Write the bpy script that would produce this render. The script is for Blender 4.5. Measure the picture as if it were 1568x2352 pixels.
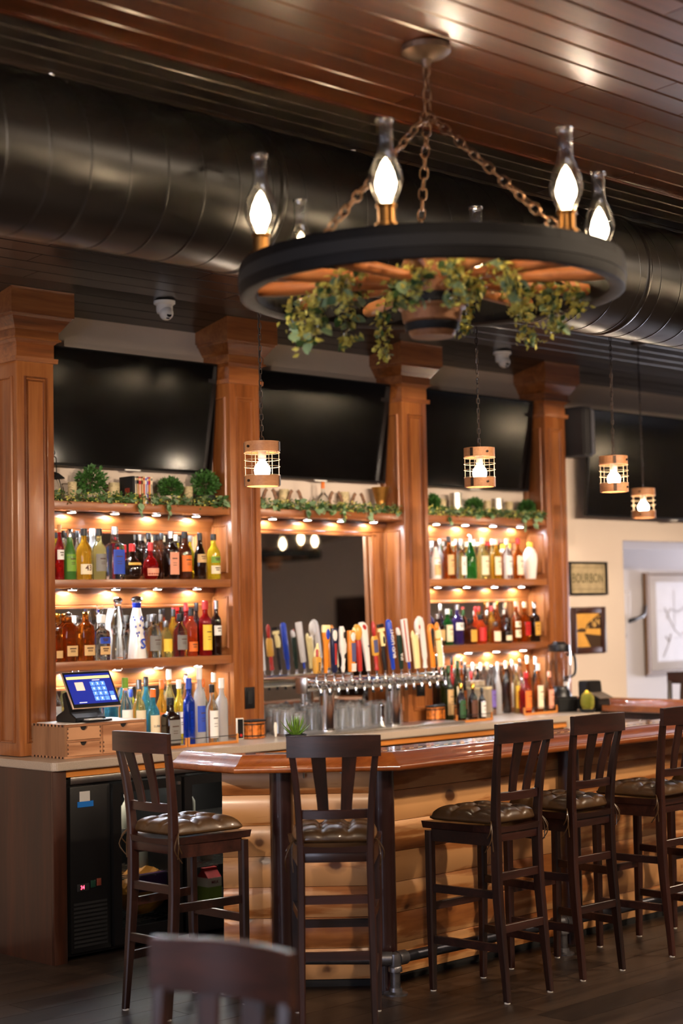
import bpy, bmesh, math, random
from mathutils import Vector, Matrix, Euler
for o in list(bpy.data.objects): bpy.data.objects.remove(o)
S = bpy.context.scene
COL = S.collection
PI = math.pi
def R(d): return math.radians(d)
# ------------------------------------------------------------------ camera
VR = (4700-784.0, 1325-1176.0); VL = (-3000-784.0, 1475-1176.0)
FPX = math.sqrt(-(VL[0]*VR[0]+VL[1]*VR[1]))
ex = Vector((VR[0], VR[1], FPX)).normalized(); ey = Vector((VL[0], VL[1], FPX)).normalized()
ez = ex.cross(ey)
if ez.y > 0: ez = -ez
CAM = Vector((0, 0, 1.65))
def row(i): return Vector((ex[i], ey[i], ez[i]))        # camera axes in world space
camx, camy, camz = row(0), -row(1), -row(2)
cam = bpy.data.cameras.new('camera'); camo = bpy.data.objects.new('camera', cam); COL.objects.link(camo)
camo.matrix_world = Matrix(((camx.x, camy.x, camz.x, CAM.x), (camx.y, camy.y, camz.y, CAM.y), (camx.z, camy.z, camz.z, CAM.z), (0, 0, 0, 1)))
cam.sensor_fit = 'VERTICAL'; cam.sensor_height = 36; cam.lens = FPX/2352*36
cam.clip_start = .05; cam.clip_end = 100
cam.dof.use_dof = True; cam.dof.focus_distance = 7.45; cam.dof.aperture_fstop = 1.6; cam.dof.aperture_blades = 0
S.camera = camo
def ray(px, py):
    c = Vector(((px-784)/FPX, (py-1176)/FPX, 1))
    return Vector((ex.dot(c), ey.dot(c), ez.dot(c)))
def atX(px, py, v): d = ray(px, py); return CAM+d*((v)/d.x)
def atY(px, py, v): d = ray(px, py); return CAM+d*((v)/d.y)
def atZ(px, py, v): d = ray(px, py); return CAM+d*((v-1.65)/d.z)
# ------------------------------------------------------------------ light and exposure
S.view_settings.view_transform = 'Standard'; S.view_settings.look = 'None'
S.view_settings.gamma = 1; S.view_settings.use_curve_mapping = False
S.view_settings.exposure = 1.28
W = bpy.data.worlds.new('world'); S.world = W; W.use_nodes = True
W.node_tree.nodes['Background'].inputs[0].default_value = (1, .80, .62, 1)
W.node_tree.nodes['Background'].inputs[1].default_value = .02
WARM = (1, .78, .56)
def lamp(kind, name, loc, power, color=WARM, size=.1, rot=None, parent=None, **kw):
    l = bpy.data.lights.new(name, kind); l.energy = power; l.color = color
    if kind == 'AREA':
        l.shape = kw.get('shape', 'DISK'); l.size = size
        if 'size_y' in kw: l.size_y = kw['size_y']
    else: l.shadow_soft_size = size
    if kind == 'SPOT': l.spot_size = kw.get('angle', 2); l.spot_blend = kw.get('blend', .6)
    o = bpy.data.objects.new(name, l); COL.objects.link(o); o.location = loc
    if rot: o.rotation_euler = rot
    if parent: o.parent = parent
    return o
# daylight through the two windows of the left wall and one behind the camera (cool), added ceiling fill lamps (warm)
lamp('AREA', 'window_daylight', (-2.85, 4.4, 1.7), 26, (.78, .80, 1), 1.5, (0, R(-90), 0), shape='RECTANGLE', size_y=1.7)
lamp('AREA', 'window_daylight', (-2.85, .6, 1.7), 26, (.78, .80, 1), 1.5, (0, R(-90), 0), shape='RECTANGLE', size_y=1.7)
SPOTS = [(1.2, 2.7, 2.78, 5.1, 300), (5.3, 2.2, 2.80, 6.5, 260), (6.9, 2.2, 2.80, 8.0, 280), (8.6, 2.3, 2.80, 9.3, 250), (10.6, 2.6, 2.80, 10.7, 190)]      # spotlights on drop stems aimed at the back bar
for x, y, z, tx, e in SPOTS:
    d_ = Vector((tx, 7.1, 2.0))-Vector((x, y, z))
    lamp('SPOT', 'spotlight_beam', (x, y, z-.02), e, (1, .81, .64), .05, d_.to_track_quat('-Z', 'Y').to_euler(), angle=R(50), blend=.8)
ROOMFILLS = [(1.5, 1.0, 60), (5.6, 1.2, 75), (8.6, 1.8, 75), (3.0, -2.6, 30), (8.0, -3.0, 30), (12.5, -1.0, 110), (12.0, 3.6, 50), (15.5, -4.6, 120), (15.8, -5.7, 800)]  # unseen lamps added to brighten columns, stools, floor and the mirrored far wall
for x, y, e in ROOMFILLS:
    lamp('AREA', 'room_fill_light', (x, y, 3.315+.06*(6.95-y)-.03), e, WARM, .22)
# ------------------------------------------------------------------ materials
def lin(c):
    return tuple((v/12.92 if v <= .04045 else ((v+.055)/1.055)**2.4) for v in c)
def rgb(r, g, b): return lin((r/255, g/255, b/255))
MATS = {}
def nt(name):
    m = bpy.data.materials.new(name); m.use_nodes = True
    return m, m.node_tree, m.node_tree.nodes['Principled BSDF']
def N(t, k, **kw):
    n = t.nodes.new(k)
    for a, b in kw.items(): setattr(n, a, b)
    return n
def plain(name, col, rough=.5, metal=0, coat=0, trans=0, ior=1.45, emit=None, es=1, alpha=1, spec=None, noise=0, bump=0, nscale=30):
    if name in MATS: return MATS[name]
    m, t, p = nt(name); MATS[name] = m
    p.inputs['Base Color'].default_value = (*col, 1)
    p.inputs['Roughness'].default_value = rough; p.inputs['Metallic'].default_value = metal
    p.inputs['Coat Weight'].default_value = coat; p.inputs['Transmission Weight'].default_value = trans
    p.inputs['IOR'].default_value = ior; p.inputs['Alpha'].default_value = alpha
    if spec is not None: p.inputs['Specular IOR Level'].default_value = spec
    if emit: p.inputs['Emission Color'].default_value = (*emit, 1); p.inputs['Emission Strength'].default_value = es
    if noise or bump:
        tc = N(t, 'ShaderNodeTexCoord'); nz = N(t, 'ShaderNodeTexNoise'); nz.inputs['Scale'].default_value = nscale; nz.inputs['Detail'].default_value = 5
        t.links.new(tc.outputs['Object'], nz.inputs['Vector'])
        if noise:
            cr = N(t, 'ShaderNodeValToRGB'); e = cr.color_ramp.elements
            e[0].position = .3; e[1].position = .7
            e[0].color = (*[c*(1-noise) for c in col], 1); e[1].color = (*[min(1, c*(1+noise)) for c in col], 1)
            t.links.new(nz.outputs['Fac'], cr.inputs['Fac']); t.links.new(cr.outputs['Color'], p.inputs['Base Color'])
        if bump:
            b = N(t, 'ShaderNodeBump'); b.inputs['Strength'].default_value = bump; b.inputs['Distance'].default_value = .004
            t.links.new(nz.outputs['Fac'], b.inputs['Height']); t.links.new(b.outputs['Normal'], p.inputs['Normal'])
    return m
def wood(name, dark, mid, light, axis='X', scale=6, stretch=14, rough=.4, coat=.0, coatr=.1, bump=.15, rings=False, knots=False, perobj=.25, gray=0):
    """stained wood: long stretched noise along the grain axis, optional cathedral rings and knots, a small shift per board"""
    if name in MATS: return MATS[name]
    m, t, p = nt(name); MATS[name] = m
    L = t.links.new
    tc = N(t, 'ShaderNodeTexCoord'); oi = N(t, 'ShaderNodeObjectInfo')
    sh = N(t, 'ShaderNodeVectorMath', operation='MULTIPLY_ADD')
    cb = N(t, 'ShaderNodeCombineXYZ')
    mu = N(t, 'ShaderNodeMath', operation='MULTIPLY'); mu.inputs[1].default_value = 37
    L(oi.outputs['Random'], mu.inputs[0])
    for i in range(3): L(mu.outputs[0], cb.inputs[i])
    L(tc.outputs['Object'], sh.inputs[0]); sh.inputs[1].default_value = (1, 1, 1); L(cb.outputs[0], sh.inputs[2])
    mp = N(t, 'ShaderNodeMapping'); s = [scale*1.0]*3; s['XYZ'.index(axis)] = scale/stretch
    mp.inputs['Scale'].default_value = s; L(sh.outputs[0], mp.inputs['Vector'])
    n1 = N(t, 'ShaderNodeTexNoise'); n1.inputs['Scale'].default_value = 1; n1.inputs['Detail'].default_value = 7; n1.inputs['Roughness'].default_value = .62; n1.inputs['Distortion'].default_value = .6
    L(mp.outputs[0], n1.inputs['Vector'])
    n2 = N(t, 'ShaderNodeTexNoise'); n2.inputs['Scale'].default_value = 9; n2.inputs['Detail'].default_value = 4
    L(mp.outputs[0], n2.inputs['Vector'])
    ad = N(t, 'ShaderNodeMath', operation='MULTIPLY_ADD'); ad.inputs[1].default_value = .35; L(n2.outputs['Fac'], ad.inputs[0]); L(n1.outputs['Fac'], ad.inputs[2])
    fac = ad.outputs[0]
    if rings:
        wv = N(t, 'ShaderNodeTexWave', wave_type='RINGS', rings_direction='X' if axis != 'X' else 'Z')
        wv.inputs['Scale'].default_value = 1.1; wv.inputs['Distortion'].default_value = 7; wv.inputs['Detail'].default_value = 2; wv.inputs['Detail Scale'].default_value = .8
        L(mp.outputs[0], wv.inputs['Vector'])
        a2 = N(t, 'ShaderNodeMath', operation='MULTIPLY_ADD'); a2.inputs[1].default_value = .28; L(wv.outputs['Fac'], a2.inputs[0]); L(fac, a2.inputs[2]); fac = a2.outputs[0]
    a3 = N(t, 'ShaderNodeMath', operation='MULTIPLY_ADD'); a3.inputs[1].default_value = perobj
    L(oi.outputs['Random'], a3.inputs[0]); L(fac, a3.inputs[2]); fac = a3.outputs[0]
    cr = N(t, 'ShaderNodeValToRGB'); e = cr.color_ramp.elements
    off = perobj*.5+(.28*.5 if rings else 0)
    e[0].position = .36+off; e[0].color = (*dark, 1); e[1].position = .95+off; e[1].color = (*light, 1)
    k = e.new(.62+off); k.color = (*mid, 1)
    e[0].position = min(.9, e[0].position); e[-1].position = min(1, e[-1].position)
    L(fac, cr.inputs['Fac']); out = cr.outputs['Color']
    if knots:
        mk = N(t, 'ShaderNodeMapping'); q = [2.4]*3; q['XYZ'.index(axis)] = 2.1
        mk.inputs['Scale'].default_value = q; L(sh.outputs[0], mk.inputs['Vector'])
        dn = N(t, 'ShaderNodeTexNoise'); dn.inputs['Scale'].default_value = 6
        L(mk.outputs[0], dn.inputs['Vector'])
        mx0 = N(t, 'ShaderNodeMix', data_type='RGBA'); mx0.inputs[0].default_value = .08; L(mk.outputs[0], mx0.inputs[6]); L(dn.outputs['Color'], mx0.inputs[7])
        vo = N(t, 'ShaderNodeTexVoronoi'); vo.inputs['Scale'].default_value = 2.3; L(mx0.outputs[2], vo.inputs['Vector'])
        kr = N(t, 'ShaderNodeValToRGB'); ke = kr.color_ramp.elements
        ke[0].position = .0; ke[0].color = (.02, .02, .02, 1); ke[1].position = .26; ke[1].color = (1, 1, 1, 1)
        kk = ke.new(.11); kk.color = (.10, .10, .10, 1); kk = ke.new(.15); kk.color = (.62, .62, .62, 1)
        L(vo.outputs['Distance'], kr.inputs['Fac'])
        mx = N(t, 'ShaderNodeMix', data_type='RGBA'); L(kr.outputs['Color'], mx.inputs[0]); mx.inputs[6].default_value = (*rgb(72, 34, 14), 1); L(out, mx.inputs[7]); out = mx.outputs[2]
    L(out, p.inputs['Base Color'])
    rr = N(t, 'ShaderNodeMapRange'); rr.inputs['To Min'].default_value = rough*.75; rr.inputs['To Max'].default_value = rough*1.25
    L(n1.outputs['Fac'], rr.inputs[0]); L(rr.outputs[0], p.inputs['Roughness'])
    p.inputs['Coat Weight'].default_value = coat; p.inputs['Coat Roughness'].default_value = coatr
    b = N(t, 'ShaderNodeBump'); b.inputs['Strength'].default_value = bump; b.inputs['Distance'].default_value = .002
    L(n2.outputs['Fac'], b.inputs['Height']); L(b.outputs['Normal'], p.inputs['Normal'])
    return m
CH = (rgb(66, 31, 11), rgb(128, 70, 29), rgb(172, 108, 56))
M_colV = wood('cherry_wood_upright', *CH, axis='Z', scale=7, rough=.34, coat=.5, coatr=.16, perobj=.1)
M_colX = wood('cherry_wood_across', *CH, axis='X', scale=7, rough=.34, coat=.9, coatr=.26, perobj=.1)
M_cab = wood('dark_cherry_cabinet', rgb(26, 10, 5), rgb(50, 22, 10), rgb(76, 37, 18), axis='Z', scale=5, rough=.4, coat=.2, perobj=.1)
M_stool = wood('mahogany_stool_wood', rgb(16, 7, 5), rgb(36, 15, 10), rgb(66, 31, 21), axis='Z', scale=9, rough=.36, coat=.35, coatr=.2, perobj=.12)
M_stoolX = wood('mahogany_rail_wood', rgb(16, 7, 5), rgb(36, 15, 10), rgb(66, 31, 21), axis='X', scale=9, rough=.36, coat=.35, coatr=.2, perobj=.12)
M_ceil = wood('brown_ceiling_plank', rgb(76, 34, 14), rgb(112, 56, 25), rgb(142, 78, 42), axis='X', scale=3, rough=.36, coat=1, coatr=.17, perobj=.12, bump=.0)
M_ceil.node_tree.nodes['Principled BSDF'].inputs['Coat IOR'].default_value = 1.9
M_ceilD = wood('black_ceiling_plank', rgb(14, 11, 9), rgb(20, 16, 13), rgb(30, 24, 19), axis='X', scale=3, rough=.38, coat=.8, coatr=.2, perobj=.1, bump=.0)
M_floor = wood('dark_floor_plank', rgb(18, 12, 8), rgb(34, 24, 17), rgb(60, 45, 34), axis='X', scale=7, stretch=9, rough=.42, coat=.0, perobj=.2)
M_pine = wood('knotty_pine', rgb(118, 60, 22), rgb(184, 114, 58), rgb(224, 164, 106), axis='X', scale=4.5, stretch=7, rough=.38, coat=.35, coatr=.2, rings=True, knots=True, perobj=.3, bump=.05)
M_bar = wood('glossy_oak_bar', rgb(84, 36, 10), rgb(130, 64, 22), rgb(168, 96, 42), axis='X', scale=8, rough=.3, coat=1, coatr=.03, perobj=.1, bump=.02)
M_barY = wood('glossy_oak_bar_across', rgb(84, 36, 10), rgb(130, 64, 22), rgb(168, 96, 42), axis='Y', scale=8, rough=.3, coat=1, coatr=.03, perobj=.1, bump=.02)
M_honey = wood('honey_cabinet_door', rgb(150, 84, 30), rgb(190, 116, 48), rgb(212, 142, 68), axis='X', scale=5, rough=.4, coat=.3, perobj=.1)
M_oak = wood('light_oak_drawer', rgb(120, 76, 48), rgb(160, 108, 72), rgb(190, 138, 98), axis='X', scale=11, rough=.5, rings=True, perobj=.15)
M_oakY = wood('light_oak_side', rgb(104, 70, 46), rgb(140, 98, 66), rgb(164, 120, 84), axis='Z', scale=10, rough=.55, perobj=.15)
M_lantern = wood('lantern_hoop_wood', rgb(120, 72, 38), rgb(158, 104, 62), rgb(186, 132, 86), axis='X', scale=12, rough=.6, perobj=.2)
M_spoke = wood('spoke_wood', rgb(140, 78, 38), rgb(192, 118, 64), rgb(220, 152, 92), axis='X', scale=10, rough=.5, perobj=.2)
M_wheel = wood('weathered_dark_rim', rgb(6, 4, 4), rgb(12, 9, 8), rgb(22, 17, 14), axis='Z', scale=9, rough=.6, perobj=0)
M_wheel.node_tree.nodes['Principled BSDF'].inputs['Specular IOR Level'].default_value = .2
M_log = wood('grey_bark', rgb(96, 84, 70), rgb(140, 124, 104), rgb(176, 160, 138), axis='Z', scale=14, rough=.8, bump=.6)
M_barglass = plain('brightened_beer_glass', (.97, .98, .98), .02, trans=.93, ior=1.5, coat=.6)  # slight white diffuse share stands in for reflected sparkle on clear glass
M_birch = plain('birch_log', rgb(196, 176, 132), .7, noise=.35, nscale=24, bump=.3)
M_wall = plain('beige_wall_paint', rgb(206, 188, 170), .75, bump=.25, nscale=90)
M_wall2 = plain('white_wall_paint', rgb(222, 216, 214), .75, bump=.2, nscale=90)
M_counter = plain('speckled_stone_counter', rgb(168, 150, 132), .3, noise=.18, nscale=260)
M_black = plain('black_plastic', rgb(16, 15, 15), .35)
M_matte = plain('matte_black', rgb(20, 18, 17), .7)
M_duct = plain('black_painted_duct', rgb(15, 12, 10), .34, spec=.4)
M_screen = plain('dark_tv_screen', rgb(5, 4, 4), .12, spec=.4)
M_chrome = plain('polished_chrome', (.82, .82, .80), .1, 1)
M_steel = plain('brushed_steel', (.55, .53, .50), .28, 1, noise=.1, nscale=40)
M_galv = plain('galvanized_pipe', rgb(120, 118, 122), .38, .9, noise=.25, nscale=30)
M_pipe = plain('black_iron_pipe', rgb(70, 70, 78), .35, .85, noise=.2, nscale=25)
M_mirror = plain('mirror_glass', (.80, .78, .74), .015, 1)
M_glass = plain('clear_glass', (.97, .98, .98), 0, trans=1, ior=1.45)
M_thin = plain('window_pane_glass', (.55, .57, .57), .02, trans=1, ior=1.05)
M_leather = plain('olive_brown_leather', rgb(74, 51, 28), .36, coat=.25, noise=.35, nscale=9, bump=.3)
M_white = plain('white_plastic', rgb(225, 218, 206), .45)
M_brass = plain('aged_brass', rgb(120, 84, 44), .35, 1)
M_wire = plain('cream_wire', rgb(170, 150, 122), .5)
M_chain = plain('dark_bronze_chain', rgb(58, 44, 34), .4, .8)
M_chainL = plain('chandelier_chain', rgb(120, 92, 70), .35, .9)
M_bulb = plain('lit_bulb', (1, .8, .55), .3, emit=(1, .74, .45), es=34)
M_bulbP = plain('lit_pendant_bulb', (1, .9, .75), .3, emit=(1, .80, .56), es=26)
M_puck = plain('lit_puck_lens', (1, 1, 1), .3, emit=(.95, .97, 1), es=14)
M_leafA = plain('eucalyptus_leaf', rgb(132, 158, 116), .55, noise=.3, nscale=20)
M_leafB = plain('dark_green_leaf', rgb(66, 98, 50), .5, noise=.3, nscale=20)
M_leafC = plain('yellow_green_leaf', rgb(200, 192, 92), .5, noise=.3, nscale=20)
M_bush = plain('boxwood_foliage', rgb(58, 98, 38), .5, noise=.4, nscale=30)
M_stem = plain('twig_brown', rgb(92, 70, 44), .7)
M_ceilDLit = wood('lit_black_ceiling_plank', rgb(64, 52, 42), rgb(84, 70, 56), rgb(104, 88, 72), axis='X', scale=3, rough=.38, coat=.8, coatr=.2, perobj=.1, bump=.0)  # the black boards in a lighter tone: lamp light put into the colour
# ------------------------------------------------------------------ object helpers
def finish(bm, name, mat, parent=None, smooth=False, loc=None, rot=None):
    me = bpy.data.meshes.new(name); bm.to_mesh(me); bm.free()
    return link(me, name, mat, parent, smooth, loc, rot)
def link(me, name, mat=None, parent=None, smooth=False, loc=None, rot=None):
    if mat and not me.materials: me.materials.append(mat)
    if smooth and me.polygons and not me.polygons[0].use_smooth:
        for p in me.polygons: p.use_smooth = True
    o = bpy.data.objects.new(name, me); COL.objects.link(o)
    if parent: o.parent = parent
    if loc is not None: o.location = loc
    if rot is not None: o.rotation_euler = rot
    return o
def autosmooth(bm, ang=35):
    for f in bm.faces: f.smooth = True
    for e in bm.edges:
        if len(e.link_faces) == 2 and e.calc_face_angle(0) > R(ang): e.smooth = False
def thing(name, label, cat, loc=(0, 0, 0), rz=0, group=None):
    o = bpy.data.objects.new(name, None); COL.objects.link(o); o.empty_display_size = .1
    o.location = loc; o.rotation_euler = (0, 0, rz); o['label'] = label; o['category'] = cat
    if group: o['group'] = group
    return o
def tag(o, label, cat, group=None):
    o['label'] = label; o['category'] = cat
    if group: o['group'] = group
    return o
def struct(o): o['kind'] = 'structure'; return o
def stuff(o): o['kind'] = 'stuff'; return o
def tree(root): return [root]+[c for ch in root.children for c in tree(ch)]
def dup(root, loc=None, rz=None, label=None, parent=None):
    c = root.copy(); COL.objects.link(c)
    if parent: c.parent = parent
    for ch in root.children: dup(ch, parent=c)
    if loc is not None: c.location = loc
    if rz is not None: c.rotation_euler = (0, 0, rz)
    if label: c['label'] = label
    return c
def box(bm, x0, x1, y0, y1, z0, z1, M=None):
    v = [bm.verts.new((x, y, z)) for x, y, z in ((x0, y0, z0), (x1, y0, z0), (x1, y1, z0), (x0, y1, z0), (x0, y0, z1), (x1, y0, z1), (x1, y1, z1), (x0, y1, z1))]
    for f in ((3, 2, 1, 0), (4, 5, 6, 7), (0, 1, 5, 4), (1, 2, 6, 5), (2, 3, 7, 6), (3, 0, 4, 7)): bm.faces.new([v[i] for i in f])
    if M is not None: bmesh.ops.transform(bm, matrix=M, verts=v)
    return v
def boxo(name, x0, x1, y0, y1, z0, z1, mat, parent=None, bev=0, loc=None, rot=None):
    bm = bmesh.new(); box(bm, x0, x1, y0, y1, z0, z1)
    if bev: bmesh.ops.bevel(bm, geom=bm.edges[:], offset=bev, segments=2, profile=.5, affect='EDGES', clamp_overlap=True)
    if bev: autosmooth(bm, 30)
    return finish(bm, name, mat, parent, False, loc, rot)
def sides(bm, rings, close=True, cap=True):
    """skin consecutive rings of verts"""
    for a, b in zip(rings, rings[1:]):
        n = len(a)
        for i in range(n if close else n-1):
            j = (i+1) % n
            bm.faces.new((a[i], a[j], b[j], b[i]))
    if cap and close:
        bm.faces.new(rings[0][::-1]); bm.faces.new(rings[-1])
def lathe(bm, prof, n=20, sq=0, M=None, cx=0, cy=0, cap=True, flat=1):
    """prof = [(r, z)]; sq > 0 makes the section a rounded square; flat squashes y"""
    rings = []
    for r, z in prof:
        ring = []
        for i in range(n):
            a = 2*PI*i/n+PI/n
            c, s = math.cos(a), math.sin(a); k = 1
            if sq: k = 1/((abs(c)**(2+sq)+abs(s)**(2+sq))**(1/(2+sq)))
            ring.append(bm.verts.new((cx+r*c*k, cy+r*s*k*flat, z)))
        rings.append(ring)
    sides(bm, rings, True, cap)
    if M is not None: bmesh.ops.transform(bm, matrix=M, verts=[v for r_ in rings for v in r_])
    return rings
def latheo(name, prof, mat, parent=None, n=20, sq=0, loc=None, rot=None, flat=1, ang=40, cap=True):
    bm = bmesh.new(); lathe(bm, prof, n, sq, flat=flat, cap=cap); bmesh.ops.recalc_face_normals(bm, faces=bm.faces[:]); autosmooth(bm, ang)
    return finish(bm, name, mat, parent, False, loc, rot)
def tube(bm, pts, r, n=8, close=False, cap=True):
    pts = [Vector(p) for p in pts]; rings = []; up = Vector((0, 0, 1)); prev = None
    m = len(pts)
    for i, p in enumerate(pts):
        if close: t = (pts[(i+1) % m]-pts[i-1]).normalized()
        else: t = (pts[min(i+1, m-1)]-pts[max(i-1, 0)]).normalized()
        if prev is None:
            a = up if abs(t.dot(up)) < .9 else Vector((1, 0, 0)); u = (a-t*a.dot(t)).normalized()
        else: u = (prev-t*prev.dot(t)).normalized()
        prev = u; w = t.cross(u); rr = r[i] if isinstance(r, (list, tuple)) else r
        rings.append([bm.verts.new(p+u*rr*math.cos(2*PI*k/n)+w*rr*math.sin(2*PI*k/n)) for k in range(n)])
    if close: rings.append(rings[0])
    sides(bm, rings, True, cap and not close)
def tubeo(name, pts, r, mat, parent=None, n=8, close=False, loc=None, rot=None):
    bm = bmesh.new(); tube(bm, pts, r, n, close); bmesh.ops.recalc_face_normals(bm, faces=bm.faces[:]); autosmooth(bm, 50)
    return finish(bm, name, mat, parent, False, loc, rot)
def prism(bm, poly, y0, y1, axis='Y'):
    """extrude a 2-D polygon (u, v) between two values of an axis: Y -> (u, y, v), X -> (x, u, v), Z -> (u, v, z)"""
    f = {'Y': lambda u, v, w: (u, w, v), 'X': lambda u, v, w: (w, u, v), 'Z': lambda u, v, w: (u, v, w)}[axis]
    a = [bm.verts.new(f(u, v, y0)) for u, v in poly]; b = [bm.verts.new(f(u, v, y1)) for u, v in poly]
    sides(bm, [a, b]); return a+b
def prismo(name, poly, w0, w1, axis, mat, parent=None, bev=0, loc=None, rot=None):
    bm = bmesh.new(); prism(bm, poly, w0, w1, axis); bmesh.ops.recalc_face_normals(bm, faces=bm.faces[:])
    if bev: bmesh.ops.bevel(bm, geom=bm.edges[:], offset=bev, segments=2, affect='EDGES', clamp_overlap=True); autosmooth(bm, 30)
    return finish(bm, name, mat, parent, False, loc, rot)
TXT = {}
def textmesh(s, size, depth=.0006, bold=True):
    k = (s, round(size, 4), depth)
    if k in TXT: return TXT[k]
    c = bpy.data.curves.new('lettering', 'FONT'); c.body = s; c.size = size; c.align_x = 'CENTER'; c.align_y = 'CENTER'; c.extrude = depth/2; c.resolution_u = 2
    if bold: c.offset = size*.018
    o = bpy.data.objects.new('lettering', c); COL.objects.link(o)
    dg = bpy.context.evaluated_depsgraph_get(); me = bpy.data.meshes.new_from_object(o.evaluated_get(dg))
    bpy.data.objects.remove(o); me.name = 'lettering'; TXT[k] = me; me.materials.clear()
    return me
def text(s, size, mat, parent, loc, rot=(R(90), 0, 0), depth=.0006, sx=1, bend=None):
    """flat lettering, standing up and read from -Y; bend = radius wraps it round a bottle"""
    me = textmesh(s, size, depth).copy(); me.transform(Matrix.Diagonal((sx, 1, 1, 1)))
    if bend:
        for v in me.vertices:
            a = v.co.x/bend; r = bend+v.co.z+.0008
            v.co = Vector((r*math.sin(a), v.co.y, r*math.cos(a)-bend))
    return link(me, 'lettering', mat, parent, False, loc, rot)
# ================================================================== SETTING
YW = 7.28
def zc(y): return 3.315+.06*(6.95-y) if y > 1 else 3.672-.10*(1-y)
# floor: slab below, planks along the bar where they show
fl = struct(boxo('floor', -3, 22, -8, 9.2, -.06, -.004, M_floor))
random.seed(3)
row_i = 0; yy = 3.3; cnt = 0
while yy < 7.3:
    x = 3.0-random.random()*1.2 - (yy-3.3)*0
    x1lim = 8.2
    while x < x1lim:
        Lp = 1.22
        b = boxo('floor_plank', 0, Lp-.0025, 0, .1775, -.006, 0, M_floor, fl, loc=(x, yy, 0)); cnt += 1
        x += Lp
    yy += .18
bm = bmesh.new(); yb = 3.12
while yb > -8: box(bm, -3, 22, yb, yb+.1775, -.006, -.0005); yb -= .18
yb = 3.3
while yb < 7.3: box(bm, -3, 1.7, yb, yb+.1775, -.006, -.0012); box(bm, 9.5, 22, yb, yb+.1775, -.006, -.0012); yb += .18
stuff(finish(bm, 'floor_planks_beyond', M_floor, fl))
# walls
struct(boxo('wall_back', -3, 10.04, YW, YW+.12, 0, 3.45, M_wall))
struct(boxo('wall_back_header', 10.04, 22, YW, YW+.12, 2.12, 3.45, M_wall))
struct(boxo('wall_left', -3.1, -3, -8, 7.4, 0, 4.4, M_wall))
struct(boxo('wall_right', 19, 19.1, -8, 9.3, 0, 4.4, M_wall))
struct(boxo('wall_front', -3, 19, -8.1, -8, 0, 4.4, M_wall))
struct(boxo('wall_alcove_back', 10.04, 19, 8.5, 8.6, 0, 2.3, M_wall2))
struct(boxo('wall_alcove_left', 9.94, 10.04, YW+.12, 8.6, 0, 2.3, M_wall2))
struct(boxo('ceiling_alcove', 10.04, 19, YW+.12, 8.5, 2.12, 2.2, M_wall2))
# door and windows away from the bar (seen only in mirrors and screens)
d = struct(boxo('door_1', 18.93, 19.0, -4.9, -3.4, 0, 2.15, M_cab))
boxo('door_panel', 18.9, 18.93, -4.72, -3.58, .2, 1.95, M_cab, d, bev=.006)
for i, yv in enumerate((4.4, .6)):
    w = struct(boxo('window_%d' % (i+1), -3.0, -2.95, yv-.85, yv+.85, .9, 2.5, M_wall2))
    boxo('pane', -2.95, -2.94, yv-.78, yv+.78, .98, 2.42, plain('daylit_pane', (.7, .75, .9), .2, emit=(.72, .78, 1), es=1.2), w)
# ceiling : boards running along the wall, pitch .06; a steeper closing board at the wall
cl = struct(finish((lambda b: (prism(b, [(-8, zc(-8)+.02), (1, zc(1)+.02), (7.4, zc(7.4)+.02), (7.4, zc(7.4)+.1), (1, zc(1)+.1), (-8, zc(-8)+.1)], -3, 19, 'X'), b)[1])(bmesh.new()), 'ceiling', plain('ceiling_backing', rgb(20, 12, 8), .7)))
slope = math.atan(.06)
def ceil_board_mesh(L, bw, mat):
    b = bmesh.new()
    pr = [(.006, 0), (.0, .0045), (.0, .016), (bw-.001, .016), (bw-.001, .0045), (bw-.007, 0)]
    prism(b, pr, 0, L, 'X'); bmesh.ops.recalc_face_normals(b, faces=b.faces[:])
    m_ = bpy.data.meshes.new('ceiling_plank'); b.to_mesh(m_); b.free(); m_.materials.append(mat); return m_
random.seed(8)
ZONES = [(6.9, 5.2, .135, M_ceilD), (5.09, 4.24, .0775, M_ceilDLit), (4.225, 2.9, .108, M_ceil)]     # black narrow boards over the bar, the middle zone coloured as lamp-lit, brown boards over the room
far = bmesh.new(); farD = bmesh.new()
for ya, yb_end, bw, mt in ZONES:
    CB = ceil_board_mesh(3.655, bw, mt); yb = ya-bw
    while yb > yb_end-.02:
        x = .6+random.random()*1.6
        xmax = 11.5 if yb > 4.2 else 9.5
        while x < xmax:
            o = link(CB, 'ceiling_plank', None, cl, loc=(x, yb, zc(yb)-.002)); o.rotation_euler = (-slope, 0, 0); x += 3.66
        for xa, xb in ((-3, .6), (13.2, 19)): prism(farD if mt is not M_ceil else far, [(yb+.004, zc(yb)+.000), (yb+bw-.008, zc(yb+bw)+.0), (yb+bw-.004, zc(yb+bw)+.01), (yb, zc(yb)+.01)], xa, xb, 'X')
        yb -= bw
boxo('ceiling_trim', -3, 19, 4.222, 4.236, zc(4.23)-.010, zc(4.23)+.01, wood('orange_brown_trim', rgb(70, 28, 9), rgb(100, 44, 15), rgb(130, 64, 26), axis='X', rough=.35, coat=.5), cl)
yb2 = yb
while yb2 > -8:
    prism(far, [(yb2+.004, zc(yb2)-.002), (yb2+bw-.008, zc(yb2+bw)-.002), (yb2+bw-.004, zc(yb2+bw)+.01), (yb2, zc(yb2)+.01)], -3, 19, 'X'); yb2 -= bw
for f_, m_ in ((far, M_ceil), (farD, M_ceilD)):
    bmesh.ops.recalc_face_normals(f_, faces=f_.faces[:]); stuff(finish(f_, 'ceiling_planks_beyond', m_, cl))
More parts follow.
